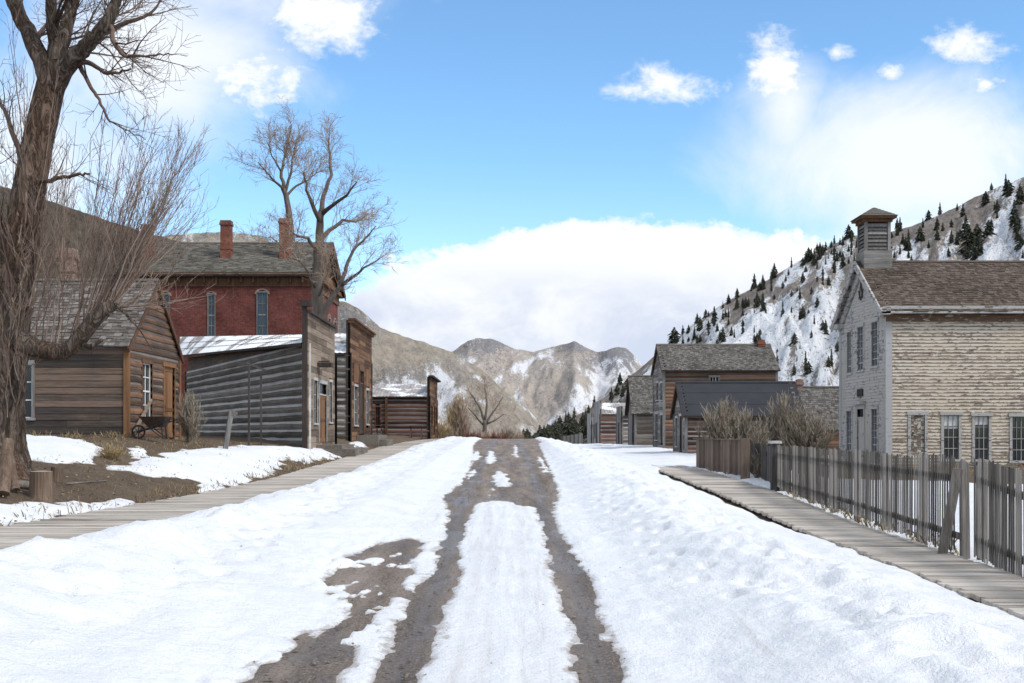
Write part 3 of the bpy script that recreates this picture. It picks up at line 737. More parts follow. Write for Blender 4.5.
def window(parent, fr, u0, u1, v0, v1, cols=2, rows=2, m='trim_grey', glass='glass_dark', cap=.0, fw=.09, mw=.035, mullion=None, name='window', label=None, sill=True):
    mb = MB(); g = MB()
    fl, fh = -.05, .055
    mb.fbox(fr, u0-fw, u0, v0, v1, fl, fh); mb.fbox(fr, u1, u1+fw, v0, v1, fl, fh)
    mb.fbox(fr, u0-fw-cap, u1+fw+cap, v1, v1+fw*1.3, fl, fh+.02+cap*.5)
    if sill: mb.fbox(fr, u0-fw-.03, u1+fw+.03, v0-fw*.8, v0, fl, fh+.045)
    for i in range(1, cols):
        u = u0+(u1-u0)*i/cols; mb.fbox(fr, u-mw/2, u+mw/2, v0, v1, -.045, -.012, 1)
    for i in range(1, rows):
        v = v0+(v1-v0)*i/rows; k = mw*(1.5 if (rows % 2 == 0 and i == rows//2) else 1)
        mb.fbox(fr, u0, u1, v-k/2, v+k/2, -.045, -.010, 1)
    e = .03
    mb.fbox(fr, u0, u0+e, v0, v1, -.046, -.008, 1); mb.fbox(fr, u1-e, u1, v0, v1, -.046, -.008, 1)
    mb.fbox(fr, u0+e, u1-e, v1-e, v1, -.046, -.008, 1); mb.fbox(fr, u0+e, u1-e, v0, v0+e, -.046, -.008, 1)
    o = mb.build(name, [m, mullion or m], parent); g.fbox(fr, u0, u1, v0, v1, -.075, -.055); g.build('pane', glass, o)
    if label: o['label'] = label
    return o
def door(parent, fr, u0, u1, v0, v1, m='trim_brown', frame='trim_grey', fw=.11, panels=True, label=None, transom=0):
    mb = MB(); f = MB(); k = MB()
    n = 4
    for i in range(n):
        a = u0+(u1-u0)*i/n; b = u0+(u1-u0)*(i+1)/n; mb.fbox(fr, a, b-.008, v0, v1-transom, -.05, -.015)
    if panels:
        mb.fbox(fr, u0, u1, v0+.9, v0+1.02, -.014, .002); mb.fbox(fr, u0, u1, v1-transom-.14, v1-transom, -.014, .002); mb.fbox(fr, u0, u1, v0+.02, v0+.18, -.014, .002)
    o = mb.build('door', m, parent)
    f.fbox(fr, u0-fw, u0, v0, v1, -.05, .06); f.fbox(fr, u1, u1+fw, v0, v1, -.05, .06); f.fbox(fr, u0-fw-.04, u1+fw+.04, v1, v1+fw*1.3, -.05, .075)
    if transom: f.fbox(fr, u0, u1, v1-transom, v1-transom+.06, -.05, .03)
    f.build('door_frame', frame, o)
    k.fbox(fr, u0+.08, u0+.13, v0+1.0, v0+1.09, .002, .05); k.build('handle', 'iron', o)
    if transom:
        g = MB(); g.fbox(fr, u0, u1, v1-transom+.06, v1, -.07, -.05); g.build('pane', 'glass_dark', o)
    if label: o['label'] = label
    return o
def slope(mb, A, B, C, D, style, e=.22, wv=.24, th=.03):
    """roof covering on quad: A-B eave, D-C ridge (A under D)"""
    A, B, C, D = map(Vector, (A,B,C,D)); nrm = (B-A).cross(D-A).normalized()
    if nrm.z < 0: nrm = -nrm
    S = ((D-A).length+(C-B).length)/2; rows = max(1, int(S/e))
    if style == 'shingle':
        for r in range(rows):
            t0 = r/rows; t1 = min(1.0, (r+1.35)/rows)
            L0 = A.lerp(D,t0); R0 = B.lerp(C,t0); L1 = A.lerp(D,t1); R1 = B.lerp(C,t1); L = (R0-L0).length
            x = 0
            while x < L-.01:
                w_ = wv*rnd.uniform(.6,1.4); xe = min(L, x+w_); a, b = x/L, max(x/L, (xe-.012)/L)
                lift = rnd.uniform(.6,1.5)*th; ty = rnd.uniform(-.04,.04)/max(S,1)
                p0 = L0.lerp(R0,a)+(D-A)*ty; p1 = L0.lerp(R0,b)+(D-A)*ty; p2 = L1.lerp(R1,b); p3 = L1.lerp(R1,a)
                q = [p0+nrm*.001, p1+nrm*.001, p1+nrm*lift, p0+nrm*lift, p2+nrm*.008, p3+nrm*.008]
                mb.add(q, [(0,1,2,3),(3,2,4,5),(0,3,5),(1,4,2)])
                x = xe
    elif style == 'metal':
        L = (B-A).length; n = int(L/.14); vs = []
        for i in range(n+1):
            h = .028*(i % 2); vs += [A.lerp(B,i/n)+nrm*(h+.004), D.lerp(C,i/n)+nrm*(h+.004)]
        mb.add(vs, [(2*i,2*i+2,2*i+3,2*i+1) for i in range(n)])
    elif style == 'tar':
        n = max(2, int(S/.9))
        for r in range(n):
            t0 = r/n; t1 = min(1,(r+1.06)/n)
            mb.add([A.lerp(D,t0)+nrm*.026, B.lerp(C,t0)+nrm*.026, B.lerp(C,t1)+nrm*.012, A.lerp(D,t1)+nrm*.012, A.lerp(D,t0), B.lerp(C,t0)], [(0,1,2,3),(4,5,1,0)])
    elif style == 'boards':
        L = (B-A).length; x = 0
        while x < L-.01:
            xe = min(L, x+rnd.uniform(.2,.32)); a, b = x/L, (xe-.012)/L; h = rnd.uniform(.015,.035); k = rnd.uniform(-.015,.01)
            p = [A.lerp(B,a),A.lerp(B,b),D.lerp(C,b),D.lerp(C,a)]
            p[0] = p[0]+(A-D)*k; p[1] = p[1]+(A-D)*k
            mb.hexa([q+nrm*.002 for q in p]+[q+nrm*h for q in p]); x = xe
def gable_roof(parent, x0, x1, d1, d2, ze, zr, m, style='shingle', oh=.25, ohg=.25, e=.22, wv=.24, trim='trim_dark', th=.09):
    """ridge along X"""
    dm = (d1+d2)/2; k = (zr-ze)/(dm-d1)
    xa, xb = min(x0,x1)-ohg, max(x0,x1)+ohg
    mb = MB(); base = MB()
    for s in (1,-1):
        de = d1-oh if s == 1 else d2+oh; zl = ze-k*oh
        A, B, C, D = Vector((xa,de,zl)), Vector((xb,de,zl)), Vector((xb,dm,zr)), Vector((xa,dm,zr))
        slope(mb, A, B, C, D, style, e, wv)
        base.hexa([A-Z3*th, B-Z3*th, C-Z3*th, D-Z3*th, A-Z3*.004, B-Z3*.004, C-Z3*.004, D-Z3*.004])
    if style != 'metal':
        for s in (1,-1): mb.bar((xa,dm-s*.07,zr-.07*k+.05), (xb,dm-s*.07,zr-.07*k+.05), .17, .025, 0, Vector((0,-s*.5,.8)))
    o = mb.build('roof', m, parent); base.build('roof_deck', trim, o)
    return o
def bargeboard(parent, x, d1, d2, ze, zr, oh, m, w_=.15, th=.05):
    mb = MB(); dm = (d1+d2)/2; k = (zr-ze)/(dm-d1)
    for s in (-1,1):
        de = d1-oh if s == -1 else d2+oh
        mb.bar((x,de,ze-k*oh-.12), (x,dm,zr-.12), th, w_, 0)
    return mb.build('bargeboard', m, parent)
def chimney(parent, x, y, z0, z1, w_=.8, m='brick_chimney', name='chimney'):
    mb = MB(); h = w_/2
    mb.box(x-h,x+h,y-h,y+h,z0,z1-.32); mb.box(x-h-.06,x+h+.06,y-h-.06,y+h+.06,z1-.318,z1-.16); mb.box(x-h-.02,x+h+.02,y-h-.02,y+h+.02,z1-.158,z1)
    mb.box(x-h-.03,x+h+.03,y-h-.03,y+h+.03,z0+(z1-z0)*.45,z0+(z1-z0)*.45+.1)
    o = mb.build(name, m, parent)
    f = MB(); f.box(x-h*.55,x+h*.55,y-h*.55,y+h*.55,z1,z1+.02); f.build('flue', 'dark_interior', o)
    return o
def gclip(d1, d2, ze, zr):
    dm = (d1+d2)/2
    def f(v):
        if v <= ze: return (d1, d2)
        t = (v-ze)/(zr-ze); return (d1+(dm-d1)*t, d2-(d2-dm)*t)
    return f
def gtop(d1, d2, ze, zr):
    dm = (d1+d2)/2
    return lambda u: ze+(zr-ze)*(1-abs(u-dm)/(dm-d1))
def corners(parent, pts, z0, z1, m, w_=.16):
    for (x, y) in pts:
        mb = MB(); mb.box(x-w_/2, x+w_/2, y-w_/2, y+w_/2, z0, z1); mb.build('corner_post', m, parent)

def house(name, label, cat, X0, L, d1, W, zb, ze, zr, front=('log','log_grey','chinking'), face=('board','plank_greyh'), roof=('shingle','shingle_grey'),
          fop=(), sop=(), false_top=None, corner='trim_dark', oh=.25, ohg=.2, e=.17, wv=.17, step=None, fstep=None, barge='trim_brown'):
    """house on one side of the street: its face stands on x = X0, its long wall faces the camera at y = d1"""
    s = 1 if X0 > 0 else -1; d2 = d1+W; xb = X0+s*L; lo, hi = min(X0,xb), max(X0,xb)
    root = thing(name, (X0+s*L/2, d1+W/2, zb), label, cat)
    zf = zb-.5
    fm = list(front[1:])+[None]
    wall(root, 'side_wall', fr_front(d1), lo+.02, hi-.02, zf, ze, front[0], fm, fop, step=step)
    wall(root, 'rear_wall', fr_back(d2), lo+.02, hi-.02, zf, ze, front[0], fm, step=step)
    gc = gclip(d1+.02, d2-.02, ze, zr-.05)
    wall(root, 'end_wall', fr_side(xb, s), d1+.02, d2-.02, zf, zr-.05, front[0], fm, clip=gc, step=step)
    ff = fr_side(X0, -s)
    if false_top is None:
        if face[0] == 'vboard': wall(root, 'front_wall', ff, d1+.02, d2-.02, zf, zr, face[0], list(face[1:])+[None], sop, clip=gtop(d1,d2,ze,zr-.03), step=fstep)
        else: wall(root, 'front_wall', ff, d1+.02, d2-.02, zf, zr-.05, face[0], list(face[1:])+[None], sop, clip=gc, step=fstep)
        gable_roof(root, X0-s*.0, xb, d1, d2, ze, zr, roof[1], roof[0], oh, ohg, e, wv)
        bargeboard(root, X0-s*(ohg-.02), d1, d2, ze, zr, oh, barge)
    else:
        wall(root, 'false_front', ff, d1-.08, d2+.08, zf, false_top, face[0], list(face[1:])+[None], sop, step=fstep)
        gable_roof(root, X0+s*.30, xb, d1, d2, ze, zr, roof[1], roof[0], oh, .1, e, wv)
        mb = MB()
        mb.box(X0+s*.10, X0+s*.20, d1-.08, d1+.04, zf, false_top); mb.box(X0+s*.10, X0+s*.20, d2-.04, d2+.08, zf, false_top)
        mb.box(X0+s*.10, X0+s*.16, d1+.04, d2-.04, false_top-.2, false_top-.05)
        mb.build('frame_post', corner, root)
    corners(root, [(X0,d1),(xb,d1),(X0,d2),(xb,d2)], zf, ze-.05, corner)
    return root, ff, fr_front(d1)

# ------------------------------------------------------------------ left side of the street
# log house behind the cottonwood
Xh, dh = -11.5, 36.3
w1 = (wx(24,dh)-.25, wx(24,dh)+.25, wz(418,dh), wz(364,dh))
fy = lambda px, X: X*F/(px-VX)            # depth of a pixel column on a wall x = X
d_a, d_b = fy(141.5,Xh), fy(150.5,Xh); d_c, d_e = fy(163,Xh), fy(173,Xh)
ws = (d_a, d_b, wz(419,38), wz(363,38)); dsr = (d_c, d_e, wz(438,40), wz(366,40))
root, ff, fr = house('log_house', 'brown plank and log house with shingle roof behind the big bare cottonwood', 'house', Xh, 7.2, dh, 5.7, 1.62, wz(341,dh), wz(281,39.4),
      ('board','log_dark'), ('log','log_brown','chinking_dim'), ('shingle','shingle_pale'), fop=[w1], sop=[ws,dsr], corner='corner_orange', oh=.22, ohg=.14, e=.17, wv=.2, step=.2, barge='trim_brown')
window(root, fr, *w1, 2, 3, 'trim_grey', mullion='white_paint'); window(root, ff, *ws, 2, 4, 'trim_brown', 'glass_dark', mullion='white_paint')
door(root, ff, *dsr, 'corner_orange', 'corner_orange', label='orange brown door with weathered frame')
chimney(root, wx(67.5,39.4), 39.4, wz(292,39.4), wz(249,39.4), .46, 'brick_tan')
mb = MB(); mb.bar((Xh+.13, d_b-.35, 1.9+.9), (Xh+.13, d_a-1.2, 1.75), .06, .10); mb.build('brace_board', 'plank_tan', root)

# hotel
XH, d1h, d2h = -12.7, 78.0, 90.0; L = 12.6
zE, zR = wz(272,d1h), wz(243,84)
root = thing('brick_hotel', (XH-L/2, 84, 1.6), 'tall red brick hotel with arched windows and three chimneys', 'hotel')
frh = fr_front(d1h); ffh = fr_side(XH, 1)
def arch_open(px0, px1, py0, py1, d): return (wx(px0,d), wx(px1,d), wz(py1,d), wz(py0,d))
aw = [arch_open(207.5,215.5,293,336,d1h), arch_open(256.5,268,291,337,d1h), arch_open(160,170,293,336,d1h)]
low = [(a,b,2.9,5.4) for a,b,_,_ in aw]
mb = MB()
ps = np.linspace(1.0, zE, 8)
def brickwall(fr, u0, u1, v0, v1, op):
    vv = sorted(set([v0,v1]+[q for o in op for q in (o[2],o[3]) if v0 < q < v1]))
    for a, b in zip(vv[:-1], vv[1:]):
        for p, q in cut(u0,u1,a,b,op): mb.fbox(fr, p, q, a, b, -.35, 0)
brickwall(frh, XH-L, XH-.35, 1.0, zE, aw+low)
fwin = [(d1h+1.2+i*2.9, d1h+2.3+i*2.9, 7.4, 10.0) for i in range(4)]
brickwall(ffh, d1h, d2h, 1.0, zE, fwin)
brickwall(fr_back(d2h), XH-L, XH-.35, 1.0, zE, []); brickwall(fr_side(XH-L,-1), d1h+.36, d2h-.36, 1.0, zE, [])
mb.build('brick_wall', 'brick_red', root)
def archwin(fr, op, glass='glass_blue'):
    u0,u1,v0,v1 = op; r = (u1-u0)/2; c = (u0+u1)/2
    f = MB()
    n = 8
    for i in range(n):          # arched head: brick fan over a filled tympanum
        a0, a1 = math.pi*i/n, math.pi*(i+1)/n; q = []
        vc = v1-r*.55
        for nn_ in (0.0,.07):
            for (a, rr) in ((a0,r*.98),(a1,r*.98),(a1,r*1.32),(a0,r*1.32)):
                pt = fr[0]+fr[1]*(c+math.cos(a)*rr)+fr[2]*nn_; q.append((pt.x,pt.y,vc+math.sin(a)*rr*.75))
        f.hexa(q)
    o = window(root, fr, u0+.06, u1-.06, v0, v1-.1, 2, 4, 'trim_grey', glass, fw=.06, mw=.06)
    f.build('arch', 'brick_trim', o)
    g = MB(); g.fbox(fr, u0, u1, v1-.1, v1+.02, -.09, -.06); g.build('head_panel', 'trim_grey', o)
for op in aw+low: archwin(frh, op)
for op in fwin: archwin(ffh, op)
# cornice and frieze
mb = MB(); mb.fbox(frh, XH-L-.1, XH+.1, zE-.95, zE-.35, .003, .10); mb.fbox(frh, XH-L-.2, XH+.2, zE-.35, zE-.05, .003, .35)
mb.fbox(ffh, d1h-.1, d2h+.1, zE-.95, zE-.35, .003, .10); mb.fbox(ffh, d1h-.36, d2h+.36, zE-.35, zE-.05, .003, .38)
x = XH-L
while x < XH: mb.fbox(frh, x, x+.12, zE-.7, zE-.36, .10, .3); x += .8
mb.build('cornice', 'trim_brown', root)
wall(root, 'gable_wall', ffh, d1h, d2h, zE, zR-.05, 'board', ['plank_rust',None], clip=gclip(d1h,d2h,zE,zR-.05), step=.3)
gable_roof(root, XH, XH-L, d1h, d2h, zE, zR, 'shingle_green', 'shingle', .45, .55, .26, .3)
bargeboard(root, XH+.53, d1h, d2h, zE, zR, .45, 'trim_brown', .4, .06)
for px, py0, py1 in ((147.5,225,262),(226.5,221,268),(285,219,262)):
    d_ = 81.0; chimney(root, wx(px,d_), d_, wz(274,d_), wz(py0,d_), .68)

# false-front store one: skewed log side wall and leaning metal roof
Xs, da, db = -8.0, 48.2, 55.5
zt1 = wz(313,da); zb1 = wz(446,da)
root = thing('log_store', (-11, 58, zb1), 'grey log store with tan false front and rusty pale metal roof', 'store')
Pn = Vector((Xs,da,0)); Dv = Vector((-.48,1,0)).normalized(); Lw = 25.2
Nv = Vector((-Dv.y, Dv.x, 0)); Nv = -Nv if Nv.y > 0 else Nv
zw = wz(343,da)
wall(root, 'side_wall', (Pn, Dv, Nv), .1, Lw, zb1-.4, zw, 'log', ['log_grey','chinking'], step=.36)
ff1 = fr_side(Xs, 1)
dd = (fy(318.5,Xs), fy(325.5,Xs), zb1+.12, wz(383,51))
swn = (fy(313,Xs)-.0, fy(316.2,Xs), wz(423,49.5), wz(380,49.5)); swn2 = (fy(328.3,Xs), fy(331,Xs), wz(422,54), wz(382,54))
wall(root, 'false_front', ff1, da-.1, db, zb1-.4, zt1, 'board', ['plank_tan',None], [dd,swn,swn2], step=.26)
window(root, ff1, *swn, 1, 3, 'plank_pale'); window(root, ff1, *swn2, 1, 3, 'plank_pale')
door(root, ff1, *dd, 'corner_orange', 'plank_pale', label='tan panelled door with pale frame', transom=.5)
mb = MB(); mb.box(Xs-.2,Xs-.01,da-.22,da-.11,zb1-.4,zt1+.25); mb.box(Xs-.26,Xs+.2,da-.3,da+.02,zt1+.25,zt1+.5); mb.box(Xs-.2,Xs-.01,db,db+.12,zb1-.4,zt1-.1)
mb.box(Xs-.12,Xs+.16,da-.1,db,zt1,zt1+.1); mb.build('frame_post', 'trim_dark', root)
Q = Vector((Xs,db,0)); S_ = Pn+Dv*Lw; R_ = Vector((-17,76,0))
mb = MB()
for a, b in ((Q,R_),(R_,S_)):
    mb.add([(a.x,a.y,zb1-.4),(b.x,b.y,zb1-.4),(b.x,b.y,zw),(a.x,a.y,zw)], [(0,1,2,3)])
    n_ = Vector((b.y-a.y, a.x-b.x, 0)).normalized()*.15
    mb.add([(a.x+n_.x,a.y+n_.y,zb1-.4),(b.x+n_.x,b.y+n_.y,zb1-.4),(b.x+n_.x,b.y+n_.y,zw),(a.x+n_.x,a.y+n_.y,zw)], [(0,1,2,3)])
mb.build('rear_wall', 'log_grey', root)
e0 = Pn+Vector((-.25,-.25,zw-.02)); e1 = S_+Vector((-.4,-.3,wz(356,71))); r0 = Vector((Xs-.25,52.0,wz(334.5,52))); r1 = Vector((wx(180,74.5),74.5,wz(337,74.5)))
mb = MB(); slope(mb, e1, e0, r0, r1, 'metal')
for k in (.33,.66):  # lapped sheet joint
    mb.bar(e1.lerp(r1,k)+Z3*.03, e0.lerp(r0,k)+Z3*.03, .05, .02)
o = mb.build('roof', 'metal_roof_snow', root)
mw_ = MB(); a_w, b_w = Pn+Nv*(-.05), S_+Nv*(-.05)
mw_.hexa([(a_w.x,a_w.y,zw-.02),(b_w.x,b_w.y,zw-.02),(b_w.x,b_w.y+.1,zw-.02),(a_w.x,a_w.y+.1,zw-.02),(a_w.x,a_w.y,zw+.0),(b_w.x,b_w.y,e1.z-.1),(b_w.x,b_w.y+.1,e1.z-.1),(a_w.x,a_w.y+.1,zw+.0)])
mw_.build('eave_board', 'log_dark', root)
mb = MB(); mb.hexa([e1-Z3*.1,e0-Z3*.1,r0-Z3*.1,r1-Z3*.1,e1-Z3*.01,e0-Z3*.01,r0-Z3*.01,r1-Z3*.01])
e2 = Q+Vector((-.25,.2,zw-.4)); e3 = R_+Vector((0,.3,zw))
mb.hexa([r1-Z3*.1,r0-Z3*.1,e2-Z3*.1,e3-Z3*.1,r1-Z3*.01,r0-Z3*.01,e2-Z3*.01,e3-Z3*.01]); mb.build('roof_deck', 'trim_dark', o)
mb = MB(); lx = fy(317.5,Xs); mb.box(Xs+.03,Xs+.5,lx-.02,lx+.02,wz(363,lx)+.04,wz(363,lx)+.09); mb.box(Xs+.05,Xs+.62,lx-.35,lx+.35,wz(367,lx),wz(363,lx)); mb.build('lamp_hood', 'trim_dark', root)
mb = MB(); mb.box(Xs+.03,Xs+1.1,da+1.9,db-1.4,zb1-.4,zb1+.02); mb.box(Xs+.03,Xs+1.7,da+1.6,db-1.2,zb1-.5,zb1-.15); mb.build('step', 'lumber_old', root)

# false-front store two
X2, d21, d22 = -8.0, 61.2, 70.6; zb2 = 1.6; zt2 = wz(320,d21)
dop = (fy(358.5,X2), fy(363.5,X2), zb2+.1, wz(368,64.5)); wl = (fy(353.6,X2), fy(356.8,X2), wz(425,62.5), wz(386,62.5)); wr = (fy(365.5,X2), fy(368,X2), wz(424,68), wz(390,68))
root, ff, fr = house('tall_store', 'tall rust brown false front store with dark doorway and log side wall', 'store', X2, 2.5, d21, d22-d21, zb2, wz(352,d21), wz(334,66),
      ('log','log_grey','chinking'), ('board','plank_rust'), ('metal','metal_roof_snow'), sop=[dop,wl,wr], false_top=zt2, step=.34, fstep=.24, corner='trim_dark')
window(root, ff, *wl, 2, 3, 'plank_pale', 'glass_blue'); window(root, ff, *wr, 2, 3, 'plank_pale', 'glass_blue')
door(root, ff, dop[0]+.25, dop[1]-.25, dop[2], dop[3]-.1, 'trim_dark', 'trim_brown', transom=.7, fw=.24)
for a, b in ((wl[0]-.25,wl[1]+.2),(wr[0]-.2,wr[1]+.2)):
    mb = MB(); mb.fbox(ff, a, b, wz(384,65), wz(366,65), .04, .07); mb.build('sign_board', 'corner_orange', root)
mb = MB(); mb.box(X2-.1,X2+.30,d21-.14,d22+.14,zt2+.0,zt2+.09); mb.box(X2-.1,X2+.18,d21-.11,d22+.11,zt2-.14,zt2-.002)
mb.build('cornice', 'plank_rust', root)
mb = MB(); mb.box(X2+.05,X2+1.2,dop[0]-1.2,dop[1]+1.0,zb2-.7,zb2+.05); mb.box(X2+1.2,X2+1.6,dop[0]-.8,dop[1]+.6,zb2-.7,zb2-.2); mb.build('step', 'lumber_old', root)

# low log store at the crest
X3, d31, d32 = -6.5, 100.7, 111.5; zb3 = wz(435,d31)
w3 = (wx(375.5,d31), wx(380,d31), wz(425,d31), wz(407,d31)); d3 = (106, 107.3, zb3+.1, zb3+2.6); w3b = (102.4,104.2,zb3+.9,zb3+2.5); w3c = (108.6,110.4,zb3+.9,zb3+2.5)
root, ff, fr = house('low_store', 'low log store with small brown false front at the street crest', 'store', X3, 5.3, d31, d32-d31, zb3, wz(396,d31), wz(384,106),
      ('log','log_redbrown','chinking_mid'), ('board','plank_rust'), ('metal','metal_roof'), fop=[w3], sop=[d3,w3b,w3c], false_top=wz(377,d31), step=.34, fstep=.25)
window(root, fr, *w3, 2, 2, 'trim_brown'); window(root, ff, *w3b, 2, 2, 'trim_brown'); window(root, ff, *w3c, 2, 2, 'trim_brown'); door(root, ff, *d3, 'corner_orange', 'trim_brown')
mb = MB(); mb.box(wx(386.5,d31)-.1,wx(386.5,d31)+.1,d31-.25,d31-.08,zb3-.3,wz(397,d31)); mb.build('wall_post', 'trim_brown', root)
mb = MB(); zz = wz(377,d31); mb.box(X3-.1,X3+.35,d31-.2,d32+.2,zz,zz+.14); mb.build('cornice', 'trim_dark', root)

# ------------------------------------------------------------------ right side of the street
def R(px0, px1, py0, py1, X):
    """opening on a wall x = X from pixel columns and rows"""
    a, b = fy(px0,X), fy(px1,X); a, b = min(a,b), max(a,b); m_ = (a+b)/2
    return (a, b, wz(py1,m_), wz(py0,m_))
# tar-roofed cabin
X, d = 9.85, 66.0
sd_ = R(680.3,683.2,416,452,X); sw_ = R(676.3,678.2,418,446,X)
root, ff, fr = house('tar_roofed_cabin', 'log cabin with smooth black tar paper roof behind the grey bushes', 'cabin', X, 6.3, d, 4.6, .52, wz(412,d), wz(382,d+2.3),
     ('log','log_redbrown','chinking_mid'), ('board','plank_greyh'), ('tar','tar_paper'), sop=[sd_,sw_], oh=.3, ohg=.25, step=.27, barge='trim_brown', corner='trim_grey')
door(root, ff, *sd_, 'trim_dark', 'plank_pale'); window(root, ff, *sw_, 1, 3, 'plank_pale')
# two storey log house
X, d = 10.6, 81.0
so_ = [R(661.0,663.4,415,443,X), R(656.0,658.4,414,440,X), R(661.0,663.0,383,400,X), R(657.0,659.0,383,400,X)]
wf = (wx(710,d), wx(718.5,d), wz(381.5,d), wz(377,d))
root, ff, fr = house('two_storey_house', 'two storey brown log house with grey board front and chimney', 'house', X, 7.6, d, 5.6, .64, wz(367.5,d), wz(344.5,d+2.8),
     ('log','log_brown','chinking_dim'), ('board','plank_greyh'), ('shingle','shingle_grey'), fop=[wf], sop=so_, oh=.3, ohg=.2, step=.25, barge='trim_brown', corner='trim_grey')
door(root, ff, *so_[0], 'trim_dark', 'plank_pale'); 
for q in so_[1:]: window(root, ff, *q, 1, 3, 'plank_pale')
window(root, fr, *wf, 3, 1, 'trim_grey', glass='dark_interior', mullion='plank_pale', mw=.07)
chimney(root, wx(761,d+2.6), d+2.6, wz(352,d+2.6), wz(340,d+2.6), .42)
# grey cabin with steep roof
X, d = 9.9, 92.3
so_ = [R(632.6,634.6,412,444,X)]
root, ff, fr = house('steep_roofed_cabin', 'grey log cabin with steep shingle roof beside the two storey house', 'cabin', X, 5, d, 5, .72, wz(410,d), wz(375.5,d+2.5),
     ('log','log_grey','chinking_dim'), ('vboard','plank_grey'), ('shingle','shingle_grey'), sop=so_, oh=.25, ohg=.35, step=.36, barge='trim_brown', corner='trim_grey')
door(root, ff, *so_[0], 'trim_dark', 'trim_grey')
# small shed
X, d = 10.0, 105.3
root, ff, fr = house('narrow_shed', 'narrow grey log shed with plank front between two cabins', 'shed', X, 3.5, d, 4, .68, wz(415,d), wz(409,d+2),
     ('log','log_grey','chinking'), ('vboard','plank_grey'), ('boards','plank_grey'), false_top=wz(406,d), step=.34, corner='trim_grey', sop=[(106.3,107.5,.75,2.7)])
door(root, ff, 106.3,107.5,.75,2.7, 'trim_dark', 'trim_grey')
# pale false-front cabin
X, d = 9.5, 123.0
root, ff, fr = house('pale_fronted_cabin', 'log cabin with tall pale plank false front and snowy metal roof', 'cabin', X, 4.2, d, 8, .5, wz(413.5,d), wz(403,d+4),
     ('log','log_redbrown','chinking_mid'), ('vboard','plank_pale'), ('metal','metal_roof'), false_top=wz(400.5,d), step=.40, corner='trim_grey', sop=[(126,127.2,.55,2.8),(128.4,129.8,1.2,2.7)])
door(root, ff, 126,127.2,.55,2.8, 'trim_dark', 'trim_grey'); window(root, ff, 128.4,129.8,1.2,2.7, 2, 2, 'trim_grey')
# little red shed
X, d = 9.6, 137.0
root, ff, fr = house('red_shed', 'little red brown shed with grey plank front, farthest on the right', 'shed', X, 3, d, 6, .3, wz(424,d), wz(418,d+3),
     ('board','log_redbrown'), ('vboard','plank_pale'), ('boards','plank_pale'), false_top=wz(413,d), step=.3, corner='trim_grey')
# cabin in the yard behind the bushes
X, d = 17.7, 72.0
root, ff, fr = house('yard_cabin', 'shingled cabin between the tar roofed cabin and the schoolhouse', 'cabin', X, 10, d, 4.2, .3, wz(424.5,d), wz(386.5,d+2.1),
     ('log','log_brown','chinking_dim'), ('board','plank_rust'), ('shingle','shingle_grey'), oh=.3, ohg=.25, step=.3, barge='trim_brown', corner='trim_brown', fop=[(20.6,21.4,1.0,1.8)])
window(root, fr, 20.6,21.4,1.0,1.8,2,2,'trim_grey')
chimney(root, wx(799.5,d+2.1), d+2.1, wz(390,d+2.1), wz(379.5,d+2.1), .35, 'brick_tan')

# schoolhouse
X0, d1, d2 = 17.4, 55.0, 62.6; Ls = 14.0; zb = .2; ze, zr = wz(306,d1), wz(261.5,58.8)
root = thing('schoolhouse', (X0+Ls/2, 58.8, zb), 'two storey schoolhouse with peeling white clapboard and a louvred cupola', 'schoolhouse')
fr = fr_front(d1); ff = fr_side(X0,-1); xe = X0+Ls
def W_(px0,px1,py0,py1): return (wx(px0,d1), wx(px1,d1), wz(py1,d1), wz(py0,d1))
fop = [W_(910.5,924.5,415,456), W_(943.5,958.5,415,459.5), W_(974.5,988.5,416,460), W_(1012,1026,416.5,461), W_(1050,1064,417,461), W_(1088,1102,417,461)]
sop = [R(848,852,332,373,X0), R(858.5,864,327,370,X0), R(872.5,878.5,322,366,X0), R(847.5,852,411,450,X0), R(858,864.5,409,455,X0), R(872.5,878,409,452,X0)]
wall(root, 'side_wall', fr, X0+.12, xe, zb-.4, ze-.5, 'clap', ['school_side',None], fop)
wall(root, 'rear_wall', fr_back(d2), X0+.12, xe, zb-.4, ze-.5, 'clap', ['school_side',None])
gc = gclip(d1+.02,d2-.02,ze,zr-.05)
wall(root, 'front_wall', ff, d1+.12, d2-.12, zb-.4, zr-.05, 'clap', ['school_front',None], sop, clip=gc)
wall(root, 'end_wall', fr_side(xe,1), d1+.12, d2-.12, zb-.4, zr-.05, 'clap', ['school_side',None], clip=gc, step=.2)
mb = MB(); mb.fbox(fr, *W_(910.5,924.5,415,456)[:2], fop[0][2], fop[0][3], -.06,-.02)
u0,u1,v0,v1 = fop[0]
o = door(root, fr, u0, u1, v0, v1, 'door_peel', 'school_trim', fw=.13, label='boarded side door with peeling paint')
for q in fop[1:]:
    o = window(root, fr, *q, 3, 4, 'school_trim', 'glass_dark', cap=.06, fw=.12, mw=.028, mullion='plank_pale')
    mb = MB()
    if q is fop[1]: mb.fbox(fr, q[0]+.03, q[1]-.03, q[3]-.62, q[3]-.03, -.054, -.047)
    elif q is fop[2]: mb.fbox(fr, q[0]+.03, q[1]-.03, q[3]-.40, q[3]-.03, -.054, -.047)
    if mb.v: mb.build('blind', 'white_paint', o)
for i, q in enumerate(sop):
    if i == 4: door(root, ff, *q, 'school_front', 'school_trim', transom=.45, fw=.16)
    else: window(root, ff, *q, 3, 6, 'school_trim', 'glass_blue', cap=.05, fw=.13, mw=.045, mullion='plank_pale')
mb = MB(); q = sop[4]; mb.fbox(ff, q[0]+.1, q[1]-.1, q[3]+.62, q[3]+.98, .04, .09); mb.build('name_plaque', 'trim_dark', root)
